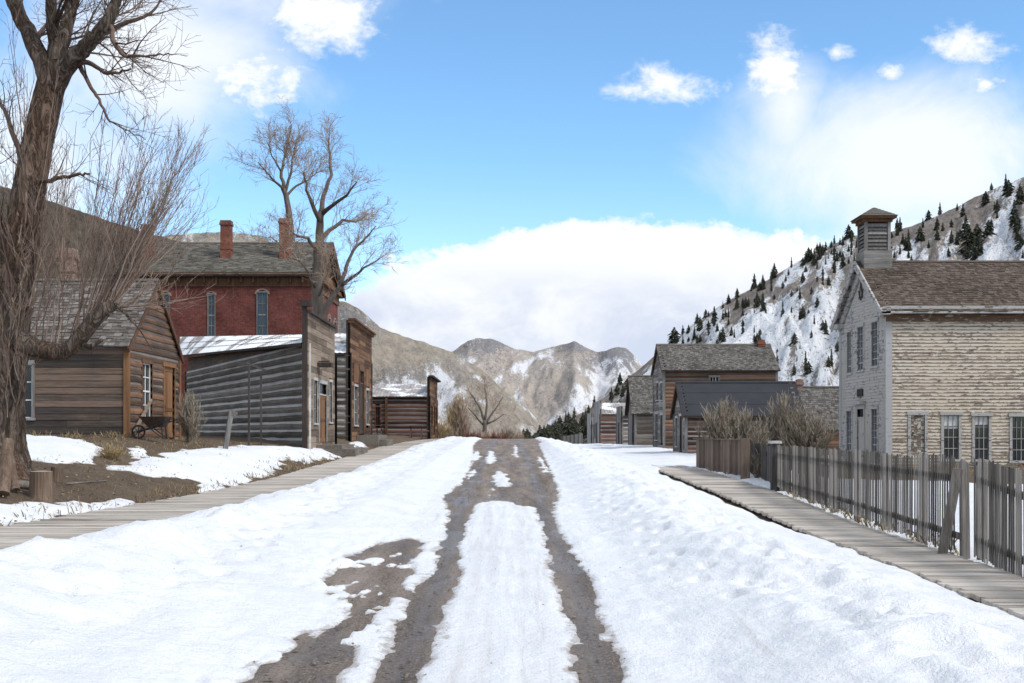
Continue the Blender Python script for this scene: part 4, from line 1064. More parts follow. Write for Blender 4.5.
mb = MB(); mb.fbox(ff, q[0]-.35, q[1]+.35, q[3]+.22, q[3]+.36, .03, .26); mb.build('door_hood', 'school_trim', root)
# corner boards, frieze, cornice
for (x, y) in ((X0,d1),(xe,d1),(X0,d2),(xe,d2)):
    mb = MB(); mb.box(x-.06 if x == X0 else x-.24, x+.24 if x == X0 else x+.06, y-.06 if y == d1 else y-.24, y+.24 if y == d1 else y+.06, zb-.4, ze-.5); mb.build('corner_board', 'corner_pale', root)
mb = MB(); mb.fbox(fr, X0-.1, xe+.1, ze-.5, ze-.16, -.1, .07); mb.fbox(fr_back(d2), X0-.1, xe+.1, ze-.5, ze-.16, -.1, .07); mb.build('frieze_board', 'school_trim_brown', root)
mb = MB(); mb.fbox(fr, X0-.35, xe+.3, ze-.16, ze-.02, -.1, .30); mb.build('cornice', 'school_trim', root)
mb = MB(); mb.fbox(fr_back(d2), X0-.35, xe+.3, ze-.16, ze-.02, -.1, .30); mb.build('cornice', 'school_trim', root)
mb = MB(); mb.fbox(fr, X0-.05, xe, ze-.72, ze-.5, .035, .07); mb.build('bed_moulding', 'school_trim_brown', root)
gable_roof(root, X0, xe, d1, d2, ze, zr, 'shingle_brown', 'shingle', .42, .4, .19, .2, 'school_trim')
bargeboard(root, X0-.38, d1, d2, ze, zr, .42, 'school_trim', .32, .08); bargeboard(root, X0-.1, d1+.35, d2-.35, ze-.10, zr-.38, .3, 'school_trim', .34, .1)
mb = MB()
for s, y in ((1,d1),(-1,d2)): mb.box(X0-.38, X0+.06, y-.42 if s == 1 else y-.75, y+.75 if s == 1 else y+.42, ze-.42, ze-.2)
mb.build('cornice_return', 'school_trim', root)
# emblem in the gable: compass over square
mb = MB(); cy_, cz_ = 58.8, wz(291,58.8)
for s in (-1,1):
    mb.bar((X0-.07,cy_,cz_+.42),(X0-.07,cy_+s*.3,cz_-.38),.03,.07); mb.bar((X0-.07,cy_,cz_-.45),(X0-.07,cy_+s*.38,cz_+.05),.03,.07)
mb.build('emblem', 'trim_dark', root)
# cupola
cx0, cx1, cy0, cy1 = X0+.02, X0+1.14, 58.25, 59.37; zc0, zc1 = zr-.75, wz(224,58.8)
mb = MB(); mb.box(cx0-.12,cx1+.12,cy0-.12,cy1+.12,zc0,zr+.45)
o = mb.build('cupola', 'plank_greyh', root)
mb = MB()
for x in (cx0,cx1):
    for y in (cy0,cy1): mb.box(x-.07,x+.07,y-.07,y+.07,zr+.45,zc1)
k = 7
for i in range(k):
    z = zr+.5+(zc1-zr-.55)*i/k; h_ = (zc1-zr-.55)/k
    for (a, b, off) in (((cx0+.07,cy0),(cx1-.07,cy0),(0,-.05)),((cx0+.07,cy1),(cx1-.07,cy1),(0,.05)),((cx0,cy0+.07),(cx0,cy1-.07),(-.05,0)),((cx1,cy0+.07),(cx1,cy1-.07),(.05,0))):
        mb.hexa([(a[0]+off[0],a[1]+off[1],z),(b[0]+off[0],b[1]+off[1],z),(b[0]+off[0]*.6,b[1]+off[1]*.6,z+.02),(a[0]+off[0]*.6,a[1]+off[1]*.6,z+.02),
                 (a[0]-off[0]*.4,a[1]-off[1]*.4,z+h_*.92),(b[0]-off[0]*.4,b[1]-off[1]*.4,z+h_*.92),(b[0]-off[0]*.8,b[1]-off[1]*.8,z+h_),(a[0]-off[0]*.8,a[1]-off[1]*.8,z+h_)])
mb.build('louvre', 'trim_grey', o)
mb = MB(); mb.box(cx0+.08,cx1-.08,cy0+.08,cy1-.08,zr+.45,zc1-.02); mb.build('belfry_core', 'dark_interior', o)
mb = MB(); mb.box(cx0-.14,cx1+.14,cy0-.14,cy1+.14,zc1,zc1+.16); mb.box(cx0-.3,cx1+.3,cy0-.3,cy1+.3,zc1+.162,zc1+.26); mb.build('cupola_cornice', 'trim_brown', o)
mb = MB(); xm, ym = (cx0+cx1)/2, (cy0+cy1)/2; zt_ = wz(207.5,58.8); A = [(cx0-.34,cy0-.34),(cx1+.34,cy0-.34),(cx1+.34,cy1+.34),(cx0-.34,cy1+.34)]
for i in range(4):
    a, b = A[i], A[(i+1)%4]; ap = (xm,ym,zt_)
    n = 7
    for r in range(n):
        t0, t1 = r/n, min(1,(r+1.2)/n); z0_ = zc1+.265
        f_ = lambda p,t_,dz: (p[0]+(xm-p[0])*t_, p[1]+(ym-p[1])*t_, z0_+(zt_-z0_)*t_+dz)
        mb.add([f_(a,t0,0),f_(b,t0,0),f_(b,t0,.03),f_(a,t0,.03),f_(b,t1,.005),f_(a,t1,.005)],[(0,1,2,3),(3,2,4,5)])
mb.build('cupola_roof', 'shingle_green', o)
chimney(root, 26.5, 58.8, zr-.5, zr+.9, .5)

# ------------------------------------------------------------------ fences
def picket_fence(name, label, pts, hgt, m, postm, sp=.085, pw=.05, post_gap=1.9, lean=.0, post_over=-.05, top_jit=.05, rails=(.22,.80)):
    """pts: [(x, y, z)] polyline of the base line"""
    root = thing(name, pts[0], label, 'fence')
    pts = [Vector(p) for p in pts]
    for a, b in zip(pts[:-1], pts[1:]):
        L = (b-a).length; n = max(1, round(L/post_gap)); Dn = (b-a)/L
        nv = Vector((-Dn.y, Dn.x, 0)).normalized()
        if nv.x < 0: nv = -nv                       # rails and posts stand on the yard side
        H_ = hgt if not hasattr(hgt, '__len__') else None
        for i in range(n+1):
            if i == n and b != pts[-1]: continue
            p = a.lerp(b, i/n); h = (H_ or float(np.interp((p-pts[0]).length, [0,(pts[-1]-pts[0]).length], hgt)))
            mb = MB(); jx_, jy_ = rnd.uniform(-.04,.04), rnd.uniform(-.04,.04); q = p+nv*.11
            mb.hexa([(q.x-.055,q.y-.055,q.z-.3),(q.x+.055,q.y-.055,q.z-.3),(q.x+.055,q.y+.055,q.z-.3),(q.x-.055,q.y+.055,q.z-.3)]+[(q.x+sx*.05+jx_,q.y+sy*.05+jy_,q.z+h+post_over+rnd.uniform(-.04,.04)) for sx,sy in ((-1,-1),(1,-1),(1,1),(-1,1))])
            mb.build('post', postm, root)
        for i in range(n):
            pa, pb = a.lerp(b,i/n), a.lerp(b,(i+1)/n); mb = MB(); l = (pb-pa).length; x = .03
            ln = rnd.uniform(-1,1)*lean+rnd.uniform(-.012,.012)
            ha = (H_ or float(np.interp((pa-pts[0]).length, [0,(pts[-1]-pts[0]).length], hgt)))
            dh = rnd.uniform(-.03,.03)
            while x < l-.03:
                p = pa+Dn*x; w_ = pw*rnd.uniform(.75,1.2); h = ha+dh+rnd.uniform(-top_jit,top_jit)
                if rnd.random() < .03: h *= rnd.uniform(.75,.95)
                tl = Dn*(ln+rnd.uniform(-.012,.012)); z0 = rnd.uniform(.02,.09)
                mb.bar(p+Z3*z0, p+Z3*h+tl, .015, w_, 0, Dn)
                x += sp*rnd.uniform(.85,1.15)
            mb.build('picket_panel', m, root)
            for rz in rails:
                mb = MB(); j = rnd.uniform(-.02,.02)
                mb.bar(pa+nv*.036+Z3*(ha*rz+j), pb+nv*.036+Z3*(ha*rz-j), .04, .09); mb.build('rail', postm, root)
    return root
def fp_(px, py, h):
    """a fence foot seen at a pixel with a given fence height in px"""
f0 = Vector((6.98, 31.0, wz(490,31))); f1 = Vector((wx(957,16.6), 16.6, wz(557,16.6))); f2 = Vector((wx(1024,14.2), 14.2, wz(586,14.2)-.02)); f3 = Vector((5.75,9.5,-.1))
picket_fence('picket_fence', 'long weathered grey picket fence in front of the schoolhouse', [f0, f1], (1.17,1.38), 'picket_grey','picket_grey', .108, .038, 1.95, .015, top_jit=.02)
r_ = picket_fence('picket_fence', 'grey picket fence panel at the right edge beyond a leaning board', [f1+Vector((.10,-.35,0)), f2, f3], 1.36, 'picket_grey','picket_grey', .092, .037, 2.3, .02, top_jit=.025)
mb = MB(); q = f1+Vector((-.22,.0,-.05)); mb.bar(q, q+Vector((.18,-.15,1.28)), .04, .13, 0, Vector((1,0,0))); mb.build('leaning_board', 'picket_grey', r_)
g0 = Vector((7.35, 37.2, wz(478,37.2))); g1 = Vector((wx(696,46.5), 46.5, wz(469.5,46.5)))
r_ = picket_fence('board_fence', 'short brown close boarded fence beside the boardwalk', [g0, g1], 1.2, 'picket_brown','picket_brown', .128, .115, 3.1, 0, .02, .02)
mb = MB(); mb.bar(g0+Z3*1.19+Vector((-.05,0,0)), g1+Z3*1.19+Vector((-.05,0,0)), .14, .035); mb.build('cap_rail', 'picket_brown', r_)
mb = MB(); q = g0+Vector((.0,-.18,0)); mb.box(q.x-.13,q.x+.13,q.y-.1,q.y+.1,q.z-.3,q.z+1.24); mb.build('end_post', 'picket_brown', r_)
picket_fence('yard_fence', 'dark board fence at the back of the snowy gap', [Vector((8.4,47,.3)), Vector((12.2,47.0,.3))], 1.18, 'post_dark','post_dark', .15, .13, 2.0)
r_ = picket_fence('yard_fence', 'dark board fence running back from the end of the picket fence', [f0+Vector((.12,.15,0)), Vector((9.0,46.6,.3))], 1.1, 'post_dark','post_dark', .15, .13, 2.6)
mb = MB(); q = f0+Vector((-.02,.18,0)); mb.box(q.x-.1,q.x+.1,q.y-.1,q.y+.1,q.z-.3,q.z+1.2); mb.build('post', 'post_dark', r_)
mb = MB(); mb.box(q.x-.15,q.x+.15,q.y-.15,q.y+.15,q.z+1.2,q.z+1.27); mb.build('snow_cap', 'snow', r_)
picket_fence('yard_fence', 'low grey fence beyond the red shed at the far right end', [Vector((9.3,150,.0)), Vector((7.5,165,-.4))], 1.7, 'picket_grey','trim_grey', .2, .18, 3)

# ------------------------------------------------------------------ bare trees and shrubs
def wander(p, d, L, n, rng, wob, up):
    pts = [Vector(p)]; d = Vector(d).normalized()
    for i in range(n):
        d = (d + Vector((rng.gauss(0,wob),rng.gauss(0,wob),rng.gauss(0,wob)+up))).normalized()
        pts.append(pts[-1]+d*(L/n))
    return pts
def side_dir(t, rng, ang):
    t = t.normalized(); a = t.cross(Vector((rng.gauss(0,1),rng.gauss(0,1),rng.gauss(0,1))))
    if a.length < 1e-3: a = Vector((1,0,0))
    a.normalize(); return (t*math.cos(ang)+a*math.sin(ang)).normalized()
def branch(mb, pts, r0, r1, lev, rng, cfg, sides=None):
    """a limb along pts with smaller limbs growing from it"""
    n = len(pts); rad = [r0+(r1-r0)*(i/(n-1))**.8 for i in range(n)]
    mb_ = mb[0] if lev <= cfg.get('trunk_levels',0) else mb[1]
    mb_.tube(pts, rad, (9 if r0 > .12 else 6 if r0 > .035 else 4 if r0 > .012 else 3), cap=r0 > .05)
    if lev >= cfg['levels']: return
    L = sum((pts[i+1]-pts[i]).length for i in range(n-1))
    cnt = int(L*cfg['dens'][lev]*rng.uniform(.8,1.2))+1
    for k in range(cnt):
        t = rng.uniform(cfg['start'][lev], 1.0); i = min(n-2, int(t*(n-1))); f = t*(n-1)-i
        p = pts[i].lerp(pts[i+1], f); tan = pts[i+1]-pts[i]
        r = (rad[i]*(1-f)+rad[i+1]*f)
        d = side_dir(tan, rng, rng.uniform(*cfg['ang']))
        d = (d+Vector((0,0,cfg['lift'][lev]))).normalized()
        l = cfg['len'][lev]*rng.uniform(.5,1.15)*(1-.45*t)
        rr = max(cfg['rmin'], min(r*.6, l*cfg['rk']))
        seg = max(3, min(8, int(l/cfg.get('seg',.35))))
        branch(mb, wander(p, d, l, seg, rng, cfg['wob'], cfg['up']), rr, max(cfg['rmin']*.6, rr*.25), lev+1, rng, cfg)
def finish(root, mb, tm, cm, cname='crown'):
    mb[0].build('trunk', tm, root, True); mb[1].build(cname, cm, root, True)

# the big leaning cottonwood at the left
rng = random.Random(3); D0 = 22.0
def Q3(px, py, dd=0): return P(px, py, D0+dd)
base_z = h1(wx(6,D0), D0)
root = thing('cottonwood_tree', (wx(6,D0), D0, base_z), 'huge leaning bare cottonwood tree with furrowed bark at the left edge', 'tree')
mb = [MB(), MB()]; sh_ = MB()
tp = [(-8,496,.84),(-6,480,.70),(-5,462,.60),(-3,430,.50),(1,390,.45),(6,340,.41),(13,290,.38),(21,240,.36),(29,190,.33),(37,145,.31),(45,110,.30),(51,84,.29),(55,62,.24)]
# trunk with flutes
def fluted(pts, rads, n=40, seed=0, deep=.16):
    o = len(mb[0].v); r3 = random.Random(seed); k = len(pts); sub = []
    for i in range(k-1):
        for j in range(5): f = j/5; sub.append((pts[i].lerp(pts[i+1],f), rads[i]*(1-f)+rads[i+1]*f))
    sub.append((pts[-1], rads[-1])); k = len(sub)
    ph = [r3.uniform(0,6.28) for _ in range(12)]
    for i, (p, r) in enumerate(sub):
        for a in range(n):
            an = 2*math.pi*a/n; z = p.z
            g = sum(math.sin(an*m_+ph[m_ % 12]+.55*z*math.sin(m_)) * w__ for m_, w__ in ((3,.35),(5,.4),(8,.45),(11,.5),(15,.45),(19,.35)))/2.0
            g += r3.uniform(-.25,.25)
            rr = r*(1+deep*g*(.5+.8*max(0,1-(z-base_z)/5)))
            mb[0].v.append((p.x+math.cos(an)*rr, p.y+math.sin(an)*rr, p.z+r3.uniform(-.01,.01)))
    for i in range(k-1):
        for a in range(n):
            b = (a+1) % n; mb[0].f.append((o+i*n+a,o+i*n+b,o+(i+1)*n+b,o+(i+1)*n+a)); mb[0].m.append(0)
fluted([Q3(x,y) for x,y,_ in tp], [r*(.88 if y < 440 else .95) for _,y,r in tp], 44, 4, .16)
for rx, ry, rd in ((34,482,-.9),(-20,485,-.8),(0,490,-1.5),(22,476,.6)):   # root flares
    e_ = Vector((wx(rx,D0+rd), D0+rd, 0)); e_.z = h1(e_.x, e_.y)-.1
    mb[0].tube([Q3(-4,440), Q3(-5,465).lerp(e_,.45), e_.lerp(Q3(-5,478),.25), e_], [.34,.28,.20,.10], 9)
cfg = dict(levels=4, dens=[3.0,4.4,5.5,0], start=[.15,.12,.1,0], ang=(.45,1.15), lift=[.25,.15,.05,0], len=[2.6,1.25,.6,.3], rk=.016, rmin=.0042, wob=.14, up=.03, seg=.3, trunk_levels=0)
def limb(pl, r0, r1, lev=0, c=cfg):
    # smooth the drawn limb
    pts = [Q3(*q) if len(q) == 3 else Q3(q[0],q[1],0) for q in pl]; out = []
    for i in range(len(pts)-1):
        for j in range(4):
            out.append(pts[i].lerp(pts[i+1], j/4)+Vector((rng.gauss(0,.012),rng.gauss(0,.012),rng.gauss(0,.012))))
    out.append(pts[-1]); branch(mb, out, r0, r1, lev, rng, c)
limb([(50,95),(42,60),(28,30,.2),(14,5,.4),(0,-30,.6),(-12,-80,1)], .20, .09)
limb([(53,75),(55,45),(52,10,-.2),(48,-40,-.3),(50,-90,-.4)], .15, .07)
limb([(54,80),(62,45,.2),(70,15,.4),(78,-15,.6),(84,-70,.8)], .17, .07)
limb([(52,92),(66,68,-.2),(82,50,-.4),(96,36,-.5),(108,22,-.6),(116,2,-.6),(120,-40,-.5)], .19, .08)
limb([(70,64,-.2),(88,62,-.4),(104,72,-.6),(118,73,-.7),(131,69,-.8)], .06, .015, 1)
limb([(110,20,-.6),(113,40,-.6),(122,55,-.7),(140,56,-.9),(160,55,-1),(175,54,-1.1)], .055, .008, 1)
limb([(80,66,-.2),(90,85,-.5),(99,100,-.7),(108,118,-.8),(122,128,-.9),(146,140,-1)], .045, .006, 1)
limb([(96,36,-.5),(120,26,.2),(150,14,.5),(168,-8,.8)], .07, .01, 1)
limb([(36,182,-.2),(50,180,-.4),(64,176,-.5),(80,174,-.6),(90,174,-.6)], .055, .02, 1)
limb([(20,300,.2),(2,230,.6),(-10,160,.8),(-18,80,1)], .12, .03, 1)
limb([(30,200,.2),(18,150,.5),(4,110,.8),(-20,70,1)], .08, .02, 1)
# low limb, broken at its end, carrying a fan of straight shoots
low_l = [(8,334,-.2),(32,347,-.4),(48,351,-.6),(64,352,-.7),(76,343,-.75),(86,330,-.8),(96,318,-.8),(106,309,-.85),(115,304,-.9),(124,312,-.95),(140,330,-1.1),(152,350,-1.2)]
lp = [Q3(*q) for q in low_l]
mb[0].tube(lp[:9], [.20,.185,.165,.155,.15,.145,.14,.135,.09], 10); mb[0].tube(lp[8:], [.045,.03,.016,.006], 5)
mb[0].tube([Q3(76,343,-.7),Q3(90,347,-.9),Q3(102,340,-1.0)], [.06,.05,.035], 6)
scfg = dict(levels=3, dens=[2.0,2.6,0], start=[.25,.2,0], ang=(.25,.65), lift=[.25,.1,0], len=[1.1,.42,.3], rk=.0085, rmin=.0036, wob=.085, up=.045, seg=.3, trunk_levels=-1)
def shoots(n, src, tops, r=(.012,.022)):
    for k in range(n):
        i = rng.randrange(len(src)-1); p = src[i].lerp(src[i+1], rng.random())
        tx, ty = rng.uniform(*tops[0]), rng.uniform(*tops[1]); q = Q3(tx, ty, rng.uniform(-1.5,1.0))
        # shoots keep left-right order so the fan opens
        mid = p.lerp(q,.35)+Vector((rng.uniform(-.15,.15),rng.uniform(-.2,.2),-.05))
        pts = []
        for j in range(9):
            t = j/8; pts.append(p*(1-t)**2+mid*2*t*(1-t)+q*t*t+Vector((rng.gauss(0,.02),rng.gauss(0,.02),0))*min(1,j))
        rr = rng.uniform(*r); branch([sh_,sh_], pts, rr, .004, 0, rng, scfg)
for k in range(66):
    t = rng.random()**.8; i = min(7, int(t*8)); src = [lp[i], lp[i+1]]
    cx_ = 50+155*t; shoots(1, src, ((cx_-30,cx_+12),(96+60*abs(t-.5)*2,225-30*(1-t))), (.008,.018))
shoots(14, [Q3(104,310,-.85),Q3(118,306,-.9)], ((150,212),(120,230)), (.010,.02))
shoots(10, [Q3(112,306,-.9),Q3(124,314,-1)], ((150,225),(215,320)), (.008,.014))
for k in range(40):
    y0 = rng.uniform(180,420); x0 = np.interp(y0,[180,300,420],[32,19,11]); dd_ = rng.uniform(-.5,-.3)
    shoots(1, [Q3(x0-12,y0,dd_),Q3(x0+12,y0,dd_)], ((x0-45,x0+55),(y0-190,y0-70)), (.008,.016))
finish(root, mb, 'bark', 'bark_twig'); sh_.build('shoots', 'bark_shoot', root, True)

# tree in front of the hotel and the one behind it
def drawn_tree(label, D0_, trunk, limbs, cfg, seed, tm='bark_pale', cm='twig_pale', base=None, tk=.74):
    global rng
    rng = random.Random(seed); mb = [MB(), MB()]
    root = thing('bare_tree', base, label, 'tree')
    trunk = [(a[0],a[1],a[2]*tk)+tuple(a[3:]) for a in trunk]; limbs = [[(a[0],a[1],a[2]*tk)+tuple(a[3:]) for a in l] for l in limbs]
    T_ = lambda q: P(q[0], q[1], D0_+(q[3] if len(q) > 3 else 0))
    def sm(pl):
        out = []
        for i in range(len(pl)-1):
            a, b = T_(pl[i]), T_(pl[i+1])
            for j in range(3): out.append((a.lerp(b,j/3)+Vector((rng.gauss(0,.03),rng.gauss(0,.03),0)), pl[i][2]+(pl[i+1][2]-pl[i][2])*j/3))
        out.append((T_(pl[-1]), pl[-1][2])); return out
    q = sm(trunk); mb[0].tube([p for p,_ in q], [r for _,r in q], 10)
    for l in limbs:
        q = sm(l); branch(mb, [p for p,_ in q], q[0][1], q[-1][1], 0, rng, cfg)
    finish(root, mb, tm, cm); return root
tcfg = dict(levels=4, dens=[3.0,3.4,3.2,0], start=[.2,.12,.1,0], ang=(.4,1.0), lift=[.18,.12,.05,0], len=[2.4,1.3,.7,.5], rk=.013, rmin=.0085, wob=.11, up=.03, seg=.45, trunk_levels=0)
DB_ = 66.0
drawn_tree('bare cottonwood rising over the tan store, in front of the brick hotel', DB_,
   [(316,445,.55),(317,400,.50),(317,340,.46),(317.5,300,.42),(317,262,.36),(319,232,.30),(321,212,.24)],
   [[(320,215,.22),(324,196,.16,.5),(331,175,.12,.8),(330,155,.09,1),(328,138,.05,1.2)],
    [(320,222,.2),(312,204,.16,-.8),(307,190,.10,-1.2),(304,172,.06,-1.5)],
    [(321,214,.2),(333,205,.15,-.5),(347,195,.1,-1),(357,182,.05,-1.2)],
    [(318,242,.22),(330,230,.18,.8),(343,220,.13,1),(356,222,.08,1.2),(368,214,.04,1.4)],
    [(318,250,.18),(308,238,.12,-1),(298,236,.07,-1.4),(290,230,.03,-1.6)],
    [(317,330,.30),(326,306,.28,-.6),(333,297,.25,-.8),(341,284,.2,-1),(346,266,.15,-1.2),(354,250,.11,-1.3),(366,238,.07,-1.4),(376,226,.04,-1.5)],
    [(340,286,.17,-1),(352,278,.12,-1.3),(364,268,.08,-1.5),(380,258,.04,-1.6)],
    [(317,290,.14),(308,272,.10,-1),(300,262,.07,-1.3),(292,258,.03,-1.5)],
    [(317,300,.12),(325,280,.09,-1),(330,262,.05,-1.2)]], tcfg, 12, base=(wx(316,DB_),DB_,1.5))
DA_ = 101.0
tcfg2 = dict(tcfg, rmin=.012, len=[3.6,1.9,1.0,.6], dens=[2.4,2.8,2.4,0], rk=.012)
drawn_tree('slim bare cottonwood standing behind the hotel roof', DA_,
   [(293,440,.6),(293,330,.5),(292.5,250,.42),(289,215,.36),(286,195,.30),(283,186,.26)],
   [[(284,188,.24),(281,172,.2),(285,156,.14,.5),(289,140,.09,1),(292,124,.04,1)],
    [(284,190,.18),(275,181,.14,-1),(266,172,.09,-1.5),(258,162,.05,-2)],
    [(285,192,.2),(291,174,.14,.5),(292,160,.1,1),(297,140,.05,1)],
    [(286,196,.18),(296,186,.13,1),(308,180,.09,1),(318,172,.04,1)],
    [(281,172,.12),(272,156,.08,-.5),(268,144,.04,-1)],
    [(292,262,.12),(280,244,.08,-1),(270,236,.05,-1)]], tcfg2, 15, base=(wx(293,DA_),DA_,1.5))

def stems(name, label, cat, x, y, hgt, wid, n, m, seed, twigs=10, tl=.35, r=.012, group=None, rmin=.004, up=.0, z=None, lean=1.0):
    rg = random.Random(seed); mb = MB(); z = h1(x,y)-.03 if z is None else z
    for k in range(n):
        a = rg.uniform(0,6.28); q = rg.random()**.6*wid*.5; bx = rg.uniform(-.12,.12)*wid
        p = Vector((x+bx, y+rg.uniform(-.12,.12)*wid, z)); hh = hgt*rg.uniform(.55,1.05)*(1-.35*(q/(wid*.5))**2)
        e = Vector((x+math.cos(a)*q*lean+bx, y+math.sin(a)*q*lean, z+hh)); mid = p.lerp(e,.45)+Vector((math.cos(a)*q*.1,math.sin(a)*q*.1,hh*.06))
        pts = [p*(1-t)**2+mid*2*t*(1-t)+e*t*t+Vector((rg.gauss(0,.012),rg.gauss(0,.012),0))*hgt*.5 for t in (0,.2,.4,.6,.8,1)]
        mb.tube(pts, [r*(1-.75*i/5) for i in range(6)], 3, cap=False)
        for j in range(twigs):
            t = rg.uniform(.25,1); i = min(4,int(t*5)); s = pts[i].lerp(pts[i+1],t*5-i)
            d = side_dir(pts[i+1]-pts[i], rg, rg.uniform(.25,.8)); d.z += .25+up; d.normalize(); l = tl*rg.uniform(.5,1.2)
            w1_ = s+d*l*.5+Vector((rg.gauss(0,.02),rg.gauss(0,.02),.02)); mb.tube([s,w1_,s+d*l+Vector((0,0,l*.15))],[rmin*1.4,rmin*1.1,rmin*.5],3,cap=False)
    o = center(mb.build(name, m)); return tag(o, label, cat, group)
# grey brush behind the board fence
stems('sagebrush', 'tall grey bushy shrub behind the short brown fence, left half of the clump', 'shrub', wx(724,46), 46, 2.75, 1.9, 150, 'sage', 1, 30, .30, .014, rmin=.008)
stems('sagebrush', 'grey bushy shrub behind the short brown fence, right half of the clump', 'shrub', wx(746,45.2), 45.2, 2.1, 1.7, 130, 'sage', 2, 30, .30, .014, rmin=.008)
stems('sagebrush', 'tall grey shrub beside the tar roof end, behind the snowy gap', 'shrub', wx(783,48), 48, 2.9, 1.8, 150, 'sage', 3, 30, .30, .014, rmin=.008)
stems('sagebrush', 'lower grey shrub in front of the yard cabin, nearest the schoolhouse', 'shrub', wx(806,46.5), 46.5, 2.3, 1.9, 150, 'sage', 4, 30, .30, .014, rmin=.008)
stems('sagebrush', 'low tan brush stub leaning over the boardwalk fence end', 'shrub', 7.75, 37.0, .9, .7, 40, 'sage', 5, 10, .2, .008)
# left yard shrubs
sx_, sy_ = wx(190,40), 40.0
stems('bare_shrub', 'leafless grey brown shrub beside the log house front', 'shrub', sx_, sy_, 1.65, .85, 70, 'sage', 6, 16, .28, .010, rmin=.0055)
tx_, ty_ = ground_at(111,459)
stems('grass_tuft', 'tuft of dry yellow grass in the snowy left yard', 'grass tuft', tx_, ty_, .40, .75, 150, 'reed', 7, 2, .12, .007)
# far end of the street
stems('poplar_tree', 'narrow pale bare poplar beside the low log store', 'tree', wx(462,150), 150, 6.5, 2.0, 60, 'twig_pale', 8, 16, 1.1, .05, rmin=.022, z=-.3)
stems('juniper_tree', 'slim dark evergreen just behind the pale poplar', 'tree', wx(457,156), 156, 6.9, 2.2, 90, 'reed', 9, 20, .8, .05, rmin=.03, z=-.4)
DD = 170.
rng = random.Random(8)
drawn_tree('spreading bare tree at the end of the street', DD, [(484,452,.5),(484.5,430,.42),(485,420,.36)],
   [[(485,421,.3),(480,408,.2),(474,398,.13),(469,392,.07)],[(485,421,.3),(487,405,.2),(486,394,.12),(485,387,.06)],[(485,424,.26),(493,412,.18),(499,404,.12),(503,396,.06)],[(484,426,.2),(476,416,.14),(468,408,.07)],[(486,424,.2),(496,420,.12),(504,414,.06)]],
   dict(tcfg, len=[3.2,1.9,1.1,.8], dens=[1.5,1.5,1.3,0], rmin=.017, rk=.010), 31, base=(wx(484,DD),DD,-.9))
for i, (px, py, wd, mm, nm, lb) in enumerate([(441,418,2.2,'reed','bare_shrub','golden brown shrub right beside the small false front'),(447,424,2.4,'twig_pale','bare_shrub','pale shrub between the small store and the poplar'),
      (470,434,2.6,'willow_red','bare_shrub','low reddish brush at the left of the road end'),(497,434.5,2.4,'willow_red','bare_shrub','low reddish brush under the spreading bare tree'),(507,429,2.2,'sage','bare_shrub','pale grey brush in the middle of the road end'),(516,430,2.6,'twig_pale','bare_shrub','pale low brush where the road ends, at its right'),(479,430,3,'twig_pale','bare_shrub','pale low brush at the foot of the bare tree trunk')]):
    dd_ = 132+3*i; zz = h1(wx(px,dd_), dd_)
    stems(nm, lb, 'shrub', wx(px,dd_), dd_, max(.6, wz(py,dd_)-zz), wd, 45, mm, 50+i, 10, .6, .03, rmin=.018, lean=1.1)

# conifers: four kinds of tree mesh, copied
def conifer_mesh(seed, hgt=1.0, wid=.22, pw_=1.0):
    rg = random.Random(seed); mb = MB(); mb.tube([(0,0,-.04),(0,0,hgt*.5),(0,0,hgt)],[.016,.011,.002],5,1)
    lay = 15
    for i in range(lay):
        t = (i+.3)/lay; z = .06+.94*t; r = wid*(1-t**pw_)*rg.uniform(.6,1.25)+.014; n = 10
        for k in range(n):
            if rg.random() < .2: continue
            a = 6.283*k/n+rg.uniform(-.3,.3)+i; l = r*rg.uniform(.6,1.25); dr_ = l*rg.uniform(.25,.6)
            c, s = math.cos(a), math.sin(a); w_ = .05+.09*r/wid*.5
            z0 = z*hgt+rg.uniform(-.02,.02)
            mb.add([(c*.006,s*.006,z0+.03),(c*l*.6-s*w_*.6,s*l*.6+c*w_*.6,z0-dr_*.35),(c*l,s*l,z0-dr_),(c*l*.6+s*w_*.6,s*l*.6-c*w_*.6,z0-dr_*.35),(c*l*.5,s*l*.5,z0-dr_*.3-.05)],
                   [(0,1,2),(0,2,3),(0,4,2),(1,4,3)])
    return mb
m, t, b = mat('needles'); o_ = ocoord(t); oi = t.node('ShaderNodeObjectInfo'); n_ = t.noise(o_, 9, 4, .6)
c_ = t.ramp(n_.outputs[0], [(.3,(.030,.034,.024)), (.55,(.062,.070,.048)), (.8,(.115,.12,.085))])
c_ = t.mix(t.math('MULTIPLY', oi.outputs['Random'], .55), c_, (.065,.062,.040)); t.l.new(c_, b.inputs['Base Color']); b.inputs['Roughness'].default_value = .9; MATS['needles'] = m
protos = []
for i in range(5):
    me = conifer_mesh(100+i, 1, (.17,.24,.30,.24,.38)[i], (1.1,1.3,1.5,2.2,2.6)[i]).build('conifer', ['needles','bark']); protos.append(me)
nplaced = 0
def plant(x, y, z, h, label, group, which=None):
    global nplaced
    k = rnd.randrange(5) if which is None else which
    o = protos[k] if protos[k].get('category') is None else protos[k].copy()
    if o is not protos[k]: col.objects.link(o)
    o.location = (x,y,z-.02*h); o.scale = (h*rnd.uniform(.85,1.2),)*2+(h,); o.rotation_euler = (0,0,rnd.uniform(0,6.28)); tag(o, label, 'conifer', group); nplaced += 1
